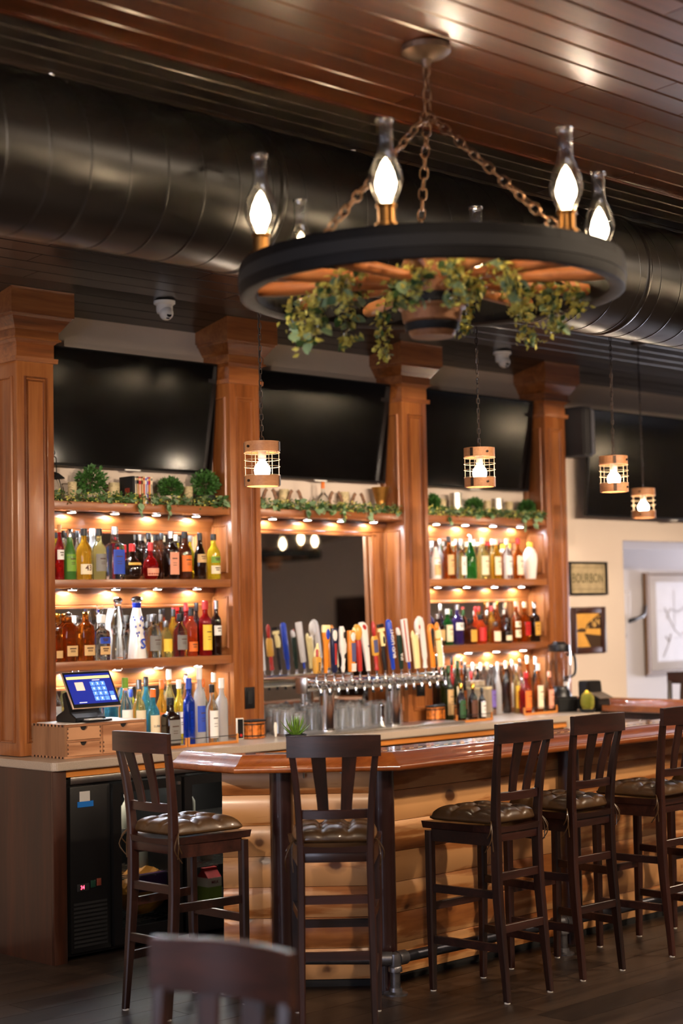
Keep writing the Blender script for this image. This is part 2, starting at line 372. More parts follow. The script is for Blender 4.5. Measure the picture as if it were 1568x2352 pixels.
# closing slope at the wall: three narrower dark boards
for i in range(4):
    ya, yb_ = 6.9+i*.097, 6.9+(i+1)*.097-.006
    zz = lambda y: 3.318-(y-6.9)*.22
    prismo('ceiling_plank', [(ya, zz(ya)), (yb_, zz(yb_)), (yb_, zz(yb_)+.02), (ya, zz(ya)+.02)], -3, 19, 'X', M_ceilD, cl)
# added fill lamps (round recessed trims)
for i_, (x, y, e) in enumerate(ROOMFILLS):
    t = thing('ceiling_fill_lamp', 'round recessed fill lamp added outside the picture, number %s counting along the room' % ('one', 'two', 'three', 'four', 'five', 'six', 'seven', 'eight', 'nine')[i_], 'lamp', (x, y, zc(y)), 0, 'added fill lamps over the dining room')
    latheo('trim_ring', [(.11, -.002), (.15, -.002), (.15, -.02), (.11, -.02)], M_white, t, 24, cap=False)
    latheo('lens', [(.10, -.005), (.10, -.012)], plain('lit_lens', (1, .9, .8), .3, emit=(1, .75, .5), es=8), t, 20)
for i, (x, y, z, tx, e) in enumerate(SPOTS):
    t = thing('ceiling_spotlight', 'small ceiling spotlight above the picture, aimed at the %s' % ('leftmost column', 'left bay of bottles', 'beer taps', 'right bay of bottles', 'bourbon sign')[i], 'lamp', (x, y, zc(y)-.004), 0, 'ceiling spotlights')
    latheo('mount', [(0, 0), (.05, 0), (.05, -.015), (0, -.015)], M_matte, t, 20)
    d_ = Vector((tx, 7.1, 2.0))-Vector((x, y, z)); q = d_.to_track_quat('-Z', 'Y').to_euler()
    latheo('head', [(.0, .09), (.045, .09), (.055, -.01), (.05, -.01), (.045, .02), (0, .02)], M_matte, t, 20, loc=(0, 0, z-zc(y)+.004), rot=q)
    tubeo('stem', [(0, 0, -.015), (0, 0, z-zc(y)+.06)], .008, M_matte, t, 8)
# ================================================================== COLUMNS
CX = [4.70+1.405*i for i in range(4)]; CW = .222; YC = 7.08
def panel_frame(bm, u0, u1, z0, z1, f, d=.012, w=.014):
    """raised picture-frame moulding; f maps (u, z, out) to a point"""
    for a0, a1, b0, b1 in ((u0, u0+w, z0, z1), (u1-w, u1, z0, z1), (u0+w, u1-w, z0, z0+w), (u0+w, u1-w, z1-w, z1)):
        vs = []
        for out in (0, d):
            i = 0 if out == 0 else .003
            vs.append([bm.verts.new(f(u, z, out)) for u, z in ((a0+i, b0+i), (a1-i, b0+i), (a1-i, b1-i), (a0+i, b1-i))])
        sides(bm, vs)
desc = ['leftmost wooden column, left of the first television', 'wooden column between the first and second televisions', 'wooden column between the second and third televisions', 'rightmost wooden column beside the loudspeaker']
for i, x in enumerate(CX):
    t = thing('column', 'panelled cherry '+desc[i], 'column', (x, YC, 0), 0, 'panelled wooden columns of the back bar')
    boxo('shaft', 0, CW, 0, YW-YC, .955, 3.03, M_colV, t, bev=.004)
    # capital: stacked courses growing upwards, top cut by the ceiling
    o_ = .078
    def course(nm, z0, z1, a0, a1, cut=False, m=M_colX):
        b = bmesh.new(); yw = YW-YC-.001
        r0 = [b.verts.new(p) for p in ((-a0, -a0, z0), (CW+a0, -a0, z0), (CW+a0, yw, z0), (-a0, yw, z0))]
        zb = (lambda y: min(z1, 3.318-max(0, (y+YC-6.9))*.22+.01)) if cut else (lambda y: z1)
        r1 = [b.verts.new(p) for p in ((-a1, -a1, zb(-a1)), (CW+a1, -a1, zb(-a1)), (CW+a1, yw, zb(yw)), (-a1, yw, zb(yw)))]
        sides(b, [r0, r1]); return finish(b, nm, m, t)
    course('astragal', 2.933, 2.957, .016, .018)
    course('necking', 2.955, 3.03, .002, .002)
    course('lower_moulding', 3.03, 3.045, .004, .02); course('lower_fillet', 3.045, 3.056, .030, .030)
    course('frieze', 3.056, 3.095, .02, .02)
    course('bed_moulding', 3.095, 3.108, .026, .034); course('cove', 3.108, 3.15, .034, .062); course('upper_fillet', 3.15, 3.165, .066, .070)
    course('cap_board', 3.165, 3.33, o_, o_, True)
    b = bmesh.new()
    panel_frame(b, .042, CW-.042, 1.02, 2.86, lambda u, z, o: (u, -o-.0005, z), .012, .010)
    panel_frame(b, .058, CW-.058, 1.036, 2.844, lambda u, z, o: (u, -o-.0005, z), .007, .009)
    stuff(finish(b, 'front_panel_moulding', M_colV, t))
    b = bmesh.new()
    for s in (0, 1):
        fx = (lambda u, z, o: (-o-.0005, u, z)) if s == 0 else (lambda u, z, o: (CW+o+.0005, u, z))
        for z0, z1 in ((2.26, 2.86), (1.87, 2.14), (1.45, 1.74), (1.02, 1.32)) if i in (1, 3) else ((1.02, 2.86),) if i == 0 and s == 0 else ((2.26, 2.86), (1.02, 2.14)):
            panel_frame(b, .035, .165, z0, z1, fx, .010, .012)
    bmesh.ops.recalc_face_normals(b, faces=b.faces[:]); stuff(finish(b, 'side_panel_moulding', M_colV, t))
# outlets on the columns
for i, x in enumerate(CX[1:3]):
    t = thing('outlet_plate', 'black outlet plate on the %s column above the counter' % ('column left of the beer taps', 'column behind the beer taps')[i].replace(' column', '', 0), 'outlet', (x+.11, YC-.002, 1.17))
    t['label'] = ('black outlet plate low on the column left of the beer taps', 'black outlet plate low on the column behind the right taps')[i]
    boxo('plate', -.036, .036, -.006, .0, -.06, .06, M_black, t, bev=.002); boxo('socket', -.017, .017, -.009, -.006, -.035, .035, M_matte, t, bev=.002)
# ================================================================== SHELVES, BACK PANELS, MIRRORS
ZS = [2.192, 1.790, 1.366]; SH = [.045, .044, .048]        # underside and thickness of the three shelf levels
def z_at(k): return ZS[k]+SH[k]
bays = [(CX[i]+CW, CX[i+1]) for i in range(3)]
bname = ['left', 'middle', 'right']; lvl = ['top', 'second', 'third']
for bi, (xa, xb) in enumerate(bays):
    bp = thing('mirror_back', 'cherry mirror-back panelling of the %s bay behind the bottles' % bname[bi] if bi != 1 else 'cherry frame and large mirror behind the beer taps', 'panelling', (xa, YW, 0), 0, 'mirrored back panels of the bar')
    w = xb-xa
    boxo('board', 0.001, w-.001, -.012, -.001, .955, 2.19, M_colX, bp)
    if bi == 1: comps = [(1.02, 2.19)]
    else: comps = [(1.835, 2.19), (1.414, 1.79), (.985, 1.366)]
    for z0, z1 in comps:
        mx0, mx1 = .0, w-.115
        zt = z1-.105 if bi != 1 else z1-.085
        boxo('mirror', .03, mx1, -.0035, 0, -(zt-z0-.02), 0, M_mirror, bp, loc=(0, -.0125, zt), rot=(R(-.7 if bi == 1 else -.5), 0, 0))
        # curved upper rail catching the puck lights
        prismo('upper_rail', [(-.0125, z1-.002), (-.045, z1-.002), (-.042, z1-.03), (-.028, z1-.06), (-.02, zt+.02), (-.0125, zt+.018)], 0.002, w-.002, 'X', M_colX, bp)
        prismo('upper_bead', [(-.0125, zt-.004), (-.026, zt), (-.028, zt+.01), (-.0125, zt+.02)], 0.002, w-.075, 'X', M_colX, bp)
        boxo('right_bead', mx1-.004, mx1+.018, -.028, -.0125, z0+.002, zt+.0, M_colV, bp, bev=.004)
        boxo('right_stile', mx1+.02, w-.002, -.02, -.0125, z0+.001, z1-.005, M_colV, bp)
        boxo('lower_bead', .002, mx1-.005, -.022, -.0125, z0+.002, z0+.02, M_colX, bp, bev=.003)
    for k in range(3 if bi != 1 else 1):
        sh_ = thing('shelf', 'cherry wooden %s shelf from above in the %s bay, between the columns' % (lvl[k], bname[bi]), 'shelf', (xa, 7.092, ZS[k]), 0, 'shelves of the back bar')
        boxo('board', .001, w-.001, 0, YW-7.092-.018, 0, SH[k], M_colX, sh_, bev=.003)
        for q in range(4):
            fx = w*(.14+.235*q)
            pk = latheo('puck_light', [(.0, -.0005), (.030, -.0005), (.030, -.008), (.024, -.010)], M_chrome, sh_, 16, loc=(fx, .075, 0), cap=False)
            latheo('lens', [(.022, -.0105), (.022, -.0115)], M_puck, pk, 14)
            lamp('SPOT', 'puck_spot', (fx, .112, -.018), 2.6, (.76, .87, 1), .012, (0, 0, 0), sh_, angle=R(172), blend=.25)
# ================================================================== BACK COUNTER
# CT
ct = thing('back_counter', 'speckled grey stone back counter under the bottles and taps', 'counter', (4.62, 6.66, 0))
prismo('stone_top', [(0.01, 0), (4.425, 0), (4.425, .615), (0.0, .615), (-.01, .02)], .912, .952, 'Z', M_counter, ct, bev=.004)
boxo('steel_drip_tray', 1.72, 3.05, .10, .34, .952, .966, M_steel, ct, bev=.003)
cb = thing('base_cabinet', 'dark cherry cabinet end and doors under the stone counter', 'cabinet', (4.62, 6.68, 0))
boxo('end_panel', 0, .022, .02, .598, 0, .91, M_cab, cb)
boxo('end_stile', 0, .075, 0, .02, 0, .91, M_cab, cb, bev=.002)
boxo('top_rail', .077, 3.95, .012, .03, .875, .908, M_honey, cb)
boxo('carcass', 1.9, 3.95, .035, .59, .05, .872, M_cab, cb)
for q in range(5):
    dd = boxo('door', 1.92+.405*q, 2.315+.405*q, .012, .032, .08, .80, M_honey, cb, bev=.003)
    boxo('door_panel', 1.98+.405*q, 2.255+.405*q, .006, .012, .15, .73, M_honey, dd, bev=.003)
    kx = 2.285+.405*q if q % 2 == 0 else 1.95+.405*q
    latheo('knob', [(.004, 0), (.004, .012), (.012, .018), (.012, .026), (.006, .03)], M_steel, dd, 12, loc=(kx, .012, .765), rot=(R(90), 0, 0))
# cooler
ck = thing('bottle_cooler', 'black glass-door bottle cooler under the left end of the counter', 'cooler', (4.70, 6.70, 0))
b = bmesh.new()
box(b, 0, 1.72, .56, .59, .02, .86); box(b, 0, 1.72, 0.02, .56, .02, .075); box(b, 0, 1.72, .02, .56, .83, .86)
box(b, 0, .27, .02, .56, .075, .83); box(b, .70, .76, .02, .56, .075, .83); box(b, 1.69, 1.72, .02, .56, .075, .83)
finish(b, 'housing', M_black, ck)
boxo('steel_lip', .03, 1.70, -.006, .03, .838, .872, M_steel, ck, bev=.003)
cp = boxo('control_panel', .03, .265, 0, .02, .035, .825, M_black, ck, bev=.003)
b = bmesh.new()
for q in range(11): box(b, .045, .24, -.004, 0, .06+.02*q, .071+.02*q)
stuff(finish(b, 'vent_slats', M_matte, cp))
boxo('rating_label', .085, .145, -.002, 0, .752, .80, plain('grey_sticker', rgb(170, 165, 158), .5), cp)
boxo('blue_sticker', .072, .165, -.003, -.0005, .725, .752, plain('blue_sticker_print', rgb(20, 90, 160), .4), cp)
boxo('thermostat', .065, .135, -.004, 0, .325, .36, M_matte, cp, bev=.001)
text('34', .026, plain('red_led', (1, .05, .08), .4, emit=(1, .04, .08), es=3), cp, (.095, -.0045, .342), sx=.9)
boxo('rocker_switch', .145, .172, -.006, 0, .335, .37, plain('green_switch', rgb(20, 50, 36), .4), cp, bev=.002)
boxo('rocker_switch', .18, .205, -.006, 0, .34, .375, plain('brown_switch', rgb(110, 50, 36), .4), cp, bev=.002)
for x0, x1 in ((.275, .705), (.725, 1.19), (1.21, 1.69)):
    dr = thing.__call__ and bpy.data.objects.new('door', None); COL.objects.link(dr); dr.parent = ck
    b = bmesh.new()
    for a in ((x0, x0+.05, .04, .82), (x1-.05, x1, .04, .82), (x0+.05, x1-.05, .04, .115), (x0+.05, x1-.05, .775, .82)): box(b, a[0], a[1], -.012, .018, a[2], a[3])
    finish(b, 'door_frame', M_black, dr)
    boxo('pane', x0+.05, x1-.05, .0, .006, .115, .775, M_thin, dr)
    boxo('door_lock', x1-.03, x1-.012, -.02, -.012, .785, .80, M_steel, dr)
for z in (.12, .34, .56):
    b = bmesh.new()
    for x0, x1 in ((.28, .70), (.77, 1.68)):
        for q in range(12): box(b, x0, x1, .06+.04*q, .064+.04*q, z, z+.004)
        for q in range(5): box(b, x0+(x1-x0)*q/4.2, x0+(x1-x0)*q/4.2+.004, .05, .54, z-.004, z)
    stuff(finish(b, 'wire_shelf', M_steel, ck))
lamp('AREA', 'cooler_fill_light', (.45, .25, .82), 3, (1, .93, .8), .3, None, ck); lamp('AREA', 'cooler_fill_light', (1.2, .25, .82), 3.5, (1, .93, .8), .3, None, ck)  # area lamps added inside so the dark contents show
# things in the cooler
t = thing('snack_bag', 'crumpled yellow and purple snack bag behind the cooler glass', 'bag', (5.28, 6.86, .125))
b = bmesh.new(); bmesh.ops.create_icosphere(b, subdivisions=3, radius=1)
random.seed(5)
for v in b.verts: v.co = Vector((v.co.x*.16, v.co.y*.07, v.co.z*.12+.125))*(1+random.uniform(-.05, .05))
finish(b, 'film', plain('yellow_bag_print', rgb(170, 112, 44), .35, noise=.5, nscale=9), t)
boxo('printed_band', -.1, .1, -.08, -.066, .13, .22, plain('purple_print', rgb(70, 40, 80), .4, noise=.4, nscale=15), t, bev=.01)
t = thing('juice_carton', 'red, white and green juice carton behind the cooler glass', 'carton', (5.672, 6.80, .1245))
boxo('body', -.045, .045, -.045, .045, 0, .15, plain('green_carton', rgb(140, 160, 60), .5), t)
boxo('upper_band', -.0455, .0455, -.0455, .0455, .105, .151, plain('cream_carton', rgb(232, 215, 190), .5), t)
prismo('gable_top', [(-.045, .151), (.045, .151), (.012, .185), (.012, .2), (-.012, .2), (-.012, .185)], -.045, .045, 'X', plain('red_carton', rgb(170, 30, 30), .5), t)
text('MILK', .022, plain('red_print', rgb(150, 30, 30), .5), t, (0, -.047, .128))
for q in range(6):
    tt = thing('milk_jug', 'pale jug %s on the shelf inside the cooler' % ('first', 'second', 'third', 'fourth', 'fifth', 'sixth')[q]+', dim behind glass', 'jug', (5.05+.085*q if q < 4 else 5.62+.12*(q-4), 6.9, .565 if q % 2 == 0 else .345), 0, 'jugs in the cooler')
    tt['label'] = ('%s pale jug from the left behind the cooler glass' % ('first', 'second', 'third', 'fourth', 'fifth', 'sixth')[q])
    latheo('body', [(.0, 0), (.034, 0), (.036, .01), (.036, .1), (.012, .14), (.012, .155)], plain('jug_plastic', rgb(120, 116, 104), .5), tt, 14)
    latheo('cap', [(.0, .155), (.014, .155), (.014, .17), (0, .17)], M_white, tt, 12)
# ================================================================== TELEVISIONS AND SPEAKER
def tv(name_lab, x0, x1, ztop, zbot, ytop, ybot, rz=0):
    h = math.hypot(ztop-zbot, ytop-ybot); a = math.atan2(ybot-ytop, ztop-zbot)
    t = thing('television', name_lab, 'television', ((x0+x1)/2, ybot, zbot), rz, 'wall televisions'); t.rotation_euler = (a, 0, rz)
    w = (x1-x0)/2
    boxo('bezel', -w, w, 0, .035, 0, h, M_black, t, bev=.003)
    boxo('screen', -w+.008, w-.008, -.002, .0, .014, h-.008, M_screen, t)
    boxo('rear_housing', -w*.6, w*.6, .035, .05, h*.2, h*.8, M_matte, t, bev=.006)
    b = bmesh.new(); box(b, -.05, .05, 0, .01, -.008, 0); finish(b, 'sensor_tab', M_white, t)
    return t
labs = ['large black television above the left bay of bottles', 'large black television above the beer taps', 'large black television above the right bay of bottles']
for i in range(3):
    tv(labs[i], 4.965+1.405*i, 6.075+1.405*i, 3.045, 2.43, 7.145, 7.205)
tv('large black television on the beige wall right of the columns', 9.46, 11.6, 3.03, 2.275, 7.10, 7.16)
t = thing('loudspeaker', 'black wall loudspeaker between the last column and the right television', 'speaker', (9.27, 7.20, 2.68), R(8))
prismo('cabinet', [(-.10, 0), (.09, 0), (.10, -.10), (.075, -.20), (-.03, -.235), (-.10, -.22)], 0, .335, 'Z', plain('speaker_black', rgb(38, 34, 32), .6), t, bev=.01)
b = bmesh.new()
prism(b, [(.098, -.105), (.078, -.2), (-.028, -.234), (-.03, -.239), (.082, -.205), (.103, -.107)], .015, .32, 'Z'); finish(b, 'grille', plain('speaker_grille', rgb(66, 58, 50), .7, noise=.2, nscale=300), t)
latheo('badge', [(0, 0), (.009, 0), (.009, .003), (0, .003)], M_steel, t, 12, loc=(.03, -.224, .09), rot=(R(90), 0, R(18)))
boxo('bracket', -.02, .02, -.02, .085, .14, .2, M_matte, t)
# security cameras
for i, (px, py) in enumerate(((370, 690), (1137, 808))):
    x, y = [(5.53, 6.93), (8.33, 6.95)][i]
    t = thing('security_camera', ('white dome security camera on the ceiling above the left television', 'white dome security camera on the ceiling above the third television')[i], 'camera', (x, y, 3.314-max(0, y-6.9)*.22), R(20), 'ceiling security cameras')
    latheo('base', [(.0, 0), (.058, 0), (.058, -.014), (.05, -.02), (0, -.02)], M_white, t, 24)
    latheo('housing', [(.044, -.018), (.044, -.05), (.04, -.065), (0, -.065)], M_white, t, 24)
    b = bmesh.new(); bmesh.ops.create_uvsphere(b, u_segments=20, v_segments=12, radius=.038); finish(b, 'eyeball', M_white, t, True, (-.012, -.018, -.068))
    latheo('lens', [(0, 0), (.013, 0), (.013, .006), (0, .006)], M_black, t, 14, loc=(-.028, -.044, -.083), rot=(R(60), 0, R(-30)))
    latheo('infrared_window', [(0, 0), (.009, 0), (.009, .005), (0, .005)], M_black, t, 12, loc=(-.026, -.036, -.10), rot=(R(28), 0, R(-30)))
# ================================================================== DUCT
YD, ZD, RD = 4.57, 3.16, .27
dt = thing('air_duct', 'huge black spiral air duct hanging under the plank ceiling', 'duct', (0, YD, ZD))
b = bmesh.new(); n = 64
rings = [[b.verts.new((x, RD*math.cos(2*PI*k/n), RD*math.sin(2*PI*k/n))) for k in range(n)] for x in (.5, 14)]
sides(b, rings); bmesh.ops.recalc_face_normals(b, faces=b.faces[:]); autosmooth(b); finish(b, 'tube', M_duct, dt)
def ring_mesh(r, w, h, sk):
    b = bmesh.new(); n = 64; prof = [(-w, -.0005), (-w*.5, h), (w*.5, h), (w, -.0005)]; rr = []
    for k in range(n):
        a = 2*PI*k/n; rr.append([b.verts.new((u+sk*math.sin(a), (r+v)*math.cos(a), (r+v)*math.sin(a))) for u, v in prof])
    rr.append(rr[0]); sides(b, rr, False, False); bmesh.ops.recalc_face_normals(b, faces=b.faces[:])
    for f in b.faces: f.smooth = True
    m_ = bpy.data.meshes.new('seam'); b.to_mesh(m_); b.free(); m_.materials.append(M_duct); return m_
SM = ring_mesh(RD, .005, .0018, -.035); SM2 = ring_mesh(RD, .02, .006, 0)
x = 2.2
while x < 10.6: link(SM, 'seam', None, dt, loc=(x, 0, 0)); x += .157
for x in (3.98, 6.2, 8.4): link(SM2, 'coupling_band', None, dt, loc=(x, 0, 0))
for i, x in enumerate((3.18, 4.6, 6.1, 7.6, 9.1)):
    h = thing('duct_hanger', 'thin wire hanger over the duct, %s from the left' % ('first', 'second', 'third', 'fourth', 'fifth')[i], 'hanger', (x, YD, 0), 0, 'wire hangers of the air duct')
    zt = zc(YD)-.004
    latheo('hook', [(0, zt), (.012, zt), (.008, zt-.02), (0, zt-.025)], M_steel, h, 8)
    for s in (-1, 1): tubeo('wire', [(0, 0, zt-.01), (.05*s, s*.10, ZD+RD*.93), (.05*s, s*.16, ZD+RD*.81)], .0025, M_steel, h, 5)
# ================================================================== BAR
bar = thing('bar', 'pine-sided bar with a glossy orange wood top and rounded rail', 'bar', (0, 0, 0))
P0, P1, P2, P3 = Vector((4.845, 5.71)), Vector((5.33, 5.235)), Vector((9.05, 5.235)), Vector((9.05, 7.2))
def log_course(L, z0, z1, name='log_siding'):
    b = bmesh.new(); pr = []
    n = 8
    for k in range(n+1):
        a = -PI/2+PI*k/n
        pr.append((-.004-.015*math.cos(a)**.8 if abs(math.cos(a)) > 1e-6 else -.004, z0+(z1-z0)*(k/n)))
    pr += [(.012, z1), (.012, z0)]
    prism(b, pr, 0, L, 'X'); bmesh.ops.recalc_face_normals(b, faces=b.faces[:]); autosmooth(b, 50)
    return b
def along(p, q, z=0): d = q-p; return (p.x, p.y, z), (0, 0, math.atan2(d.y, d.x)), d.length
random.seed(12)
NC = 7; zb0, zb1 = .03, .975
for p, q, cuts in ((P0, P1, [[0, 1]]*NC), (P1, P2, [[0, .33, 1], [0, .62, 1], [0, .45, 1], [0, .2, .8, 1], [0, .5, 1], [0, .3, 1], [0, .7, 1]])):
    loc, rot, L = along(p, q)
    for k in range(NC):
        za, zb_ = zb0+(zb1-zb0)*k/NC, zb0+(zb1-zb0)*(k+1)/NC
        for a, c in zip(cuts[k], cuts[k][1:]):
            o = finish(log_course((c-a)*L-.002, za+.001, zb_-.001), 'log_siding', M_pine, bar)
            o.rotation_euler = rot; o.location = Vector(loc)+(Vector((q.x-p.x, q.y-p.y, 0)).normalized()*a*L)
nrm = Vector((1, 1.02)).normalized()
def off(p, d, v): return (p.x+v[0]*d, p.y+v[1]*d)
core = [off(P0, .013, (.70, .71)), (5.335, 5.249), (9.04, 5.249), (9.04, 6.64), (8.93, 6.64), (8.93, 5.37), (5.39, 5.37), off(P0, .12, (.70, .71))]
prismo('core_wall', core, 0, .955, 'Z', M_cab, bar)
prismo('kick_strip', [(P0.x-.004, P0.y-.004), (P1.x-.002, P1.y-.006), (9.05, 5.229), (9.05, 5.245), (5.335, 5.245), (P0.x+.01, P0.y+.01)], 0, .028, 'Z', M_matte, bar)
OUT = [Vector(v) for v in ((4.725, 5.93), (4.725, 5.49), (5.235, 4.99), (9.28, 4.99), (9.28, 7.26))]
def offset_poly(pts, d):
    res = []
    for i, p in enumerate(pts):
        ns = []
        if i > 0: t_ = (p-pts[i-1]).normalized(); ns.append(Vector((-t_.y, t_.x)))
        if i < len(pts)-1: t_ = (pts[i+1]-p).normalized(); ns.append(Vector((-t_.y, t_.x)))
        if len(ns) == 2: m_ = (ns[0]+ns[1]).normalized(); m_ = m_/m_.dot(ns[0])
        else: m_ = ns[0]
        res.append(p+m_*d)
    return res
RP = [(.035, .957), (.006, .957), (0, .964), (0, .976), (.006, .984), (.022, .990), (.034, .996), (.050, 1.010), (.066, 1.023), (.082, 1.030), (.100, 1.031), (.114, 1.024), (.124, 1.010), (.130, .994), (.130, .962)]
polys = [offset_poly(OUT, d) for d, z in RP]
for s in range(4):
    b = bmesh.new(); rr = []
    for e in (s, s+1): rr.append([b.verts.new((polys[k][e].x, polys[k][e].y, RP[k][1])) for k in range(len(RP))])
    sides(b, rr); bmesh.ops.recalc_face_normals(b, faces=b.faces[:]); autosmooth(b, 50)
    finish(b, 'rail', M_bar if s in (0, 2) else M_barY if s != 1 else M_bar, bar)
inn = offset_poly(OUT, .130)
slab = [inn[0], inn[1], inn[2], inn[3], Vector((inn[3].x, 7.26)), Vector((9.05, 7.26)), Vector((9.05, 6.64)), Vector((8.88, 6.64)), Vector((8.88, 5.56)), Vector((5.47, 5.56)), Vector((5.17, 5.86)), Vector((5.10, 5.93))]
prismo('bar_top', [(v.x, v.y) for v in slab], .962, .998, 'Z', M_bar, bar)
# inlaid checker strip
b = bmesh.new(); b2 = bmesh.new()
def strip(p, q, w=.014):
    d = (q-p); L = d.length; d = d.normalized(); nn = Vector((-d.y, d.x)); k = 0
    while k*.03 < L-.03:
        tgt = b if k % 2 else b2
        a = p+d*(k*.03); c = a+d*.03
        vs = [a, c, c+nn*w, a+nn*w]
        v1 = [tgt.verts.new((v.x, v.y, .9982)) for v in vs]; v2 = [tgt.verts.new((v.x, v.y, .9990)) for v in vs]; sides(tgt, [v1, v2]); k += 1
st = offset_poly(OUT, .19)
for s in range(3): strip(st[s], st[s+1])
st = offset_poly(OUT, .42)
strip(Vector((5.45, 5.42)), Vector((8.8, 5.42)))
stuff(finish(b, 'dark_inlay', plain('walnut_inlay', rgb(40, 22, 12), .15, coat=1), bar)); stuff(finish(b2, 'pale_inlay', plain('maple_inlay', rgb(222, 180, 110), .15, coat=1), bar))
# posts under the bar rail
for i, (x, y) in enumerate(((4.985, 5.475), (5.30, 5.165), (6.62, 5.165), (8.2, 5.165))):
    t = latheo('bar_post', [(.052, 0), (.052, .955)], plain('dark_purple_post', rgb(44, 24, 22), .28, coat=.4), None, 28, loc=(x, y, 0))
    tag(t, ('round dark post under the bar rail, left of the stool facing the corner', 'round dark post at the corner of the bar front', 'round dark post between the two middle stools', 'round dark post at the far right of the bar')[i], 'post', 'round posts under the bar')
# purse hooks
for i, (x, y, z) in enumerate(((5.08, 5.43, .93), (5.20, 5.31, .93), (6.40, 5.19, .93))):
    t = thing('purse_hook', 'small metal hook under the bar rail, '+('left of the two at the angled corner', 'right of the two at the angled corner', 'by the middle post')[i], 'hook', (x, y, z), R(-45) if i < 2 else 0, 'metal hooks under the bar')
    boxo('plate', -.012, .012, .02, .024, -.02, .025, M_steel, t); tubeo('prong', [(0, .02, 0), (0, -.02, -.012), (0, -.03, .01)], .004, M_steel, t, 6)
# foot rail of pipe
ft = thing('foot_rail', 'galvanized and black iron pipe foot rail along the bar base', 'foot rail', (0, 0, 0))
zr = .150; F = [Vector((4.785, 5.60)), Vector((5.245, 5.075)), Vector((6.37, 5.01)), Vector((7.6, 5.01)), Vector((8.8, 5.01))]
F[1] = Vector((5.25, 5.06)); F[2] = Vector((6.37, 5.03)); F[3] = Vector((7.55, 5.03))
def flange(p, nm='tee'):
    q = latheo('floor_flange', [(0, 0), (.052, 0), (.052, .007), (.03, .014), (.027, .03), (0, .03)], M_galv, ft, 24, loc=(p.x, p.y, 0))
    latheo('riser', [(.021, .028), (.021, zr-.03)], M_galv, ft, 18, loc=(p.x, p.y, 0))
    latheo('collar', [(.021, zr-.055), (.030, zr-.053), (.030, zr-.035), (.026, zr-.03), (.028, zr), (.024, zr+.022), (0, zr+.031)], M_galv, ft, 20, loc=(p.x, p.y, 0))
for p in F[:4]: flange(p)
for p, q in zip(F, F[1:]):
    d = (q-p).normalized(); a, c = p+d*.03, q-d*.03
    tubeo('pipe', [(a.x, a.y, zr), (c.x, c.y, zr)], .0235, M_pipe if p != F[0] else M_galv, ft, 16)
    for u in (p+d*.012, q-d*.012):
        e = u+d*(.05 if u == p+d*.012 else -.05)
        tubeo('tee_arm', [(u.x, u.y, zr), (e.x, e.y, zr)], .031, M_galv, ft, 16)
# ================================================================== STOOLS
def swept(bm, pts, w, d, tw=None):
    """rectangular bar through pts; w across x, d across y (lists allowed)"""
    rr = []
    for i, p in enumerate(pts):
        ww = w[i] if isinstance(w, (list, tuple)) else w; dd = d[i] if isinstance(d, (list, tuple)) else d
        c = .18*min(ww, dd)
        rr.append([bm.verts.new((p[0]+a, p[1]+b_, p[2])) for a, b_ in ((-ww/2+c, -dd/2), (ww/2-c, -dd/2), (ww/2, -dd/2+c), (ww/2, dd/2-c), (ww/2-c, dd/2), (-ww/2+c, dd/2), (-ww/2, dd/2-c), (-ww/2, -dd/2+c))])
    sides(bm, rr); bmesh.ops.recalc_face_normals(bm, faces=bm.faces[:]); autosmooth(bm, 35)
def smooth_pts(P, n=4):
    """Catmull-Rom through tuples of any length"""
    out = []
    for i in range(len(P)-1):
        p0 = P[max(i-1, 0)]; p1 = P[i]; p2 = P[i+1]; p3 = P[min(i+2, len(P)-1)]
        for k in range(n):
            t = k/n
            out.append(tuple(.5*((2*b)+(c-a)*t+(2*a-5*b+4*c-d)*t*t+(-a+3*b-3*c+d)*t**3) for a, b, c, d in zip(p0, p1, p2, p3)))
    out.append(P[-1]); return out
def curved_board(bm, x0, x1, yf, th, z0, z1, n=12, zarch=0):
    """board bowed in plan: yf(x) gives the middle line"""
    rr = []
    for k in range(n+1):
        x = x0+(x1-x0)*k/n; y = yf(x); za = zarch*(1-(2*k/n-1)**2)
        rr.append([bm.verts.new((x, y+a, z)) for a, z in ((-th/2, z0), (th/2, z0), (th/2, z1+za-.003), (th/2-.003, z1+za), (-th/2+.003, z1+za), (-th/2, z1+za-.003))])
    sides(bm, rr); bmesh.ops.recalc_face_normals(bm, faces=bm.faces[:]); autosmooth(bm, 35)
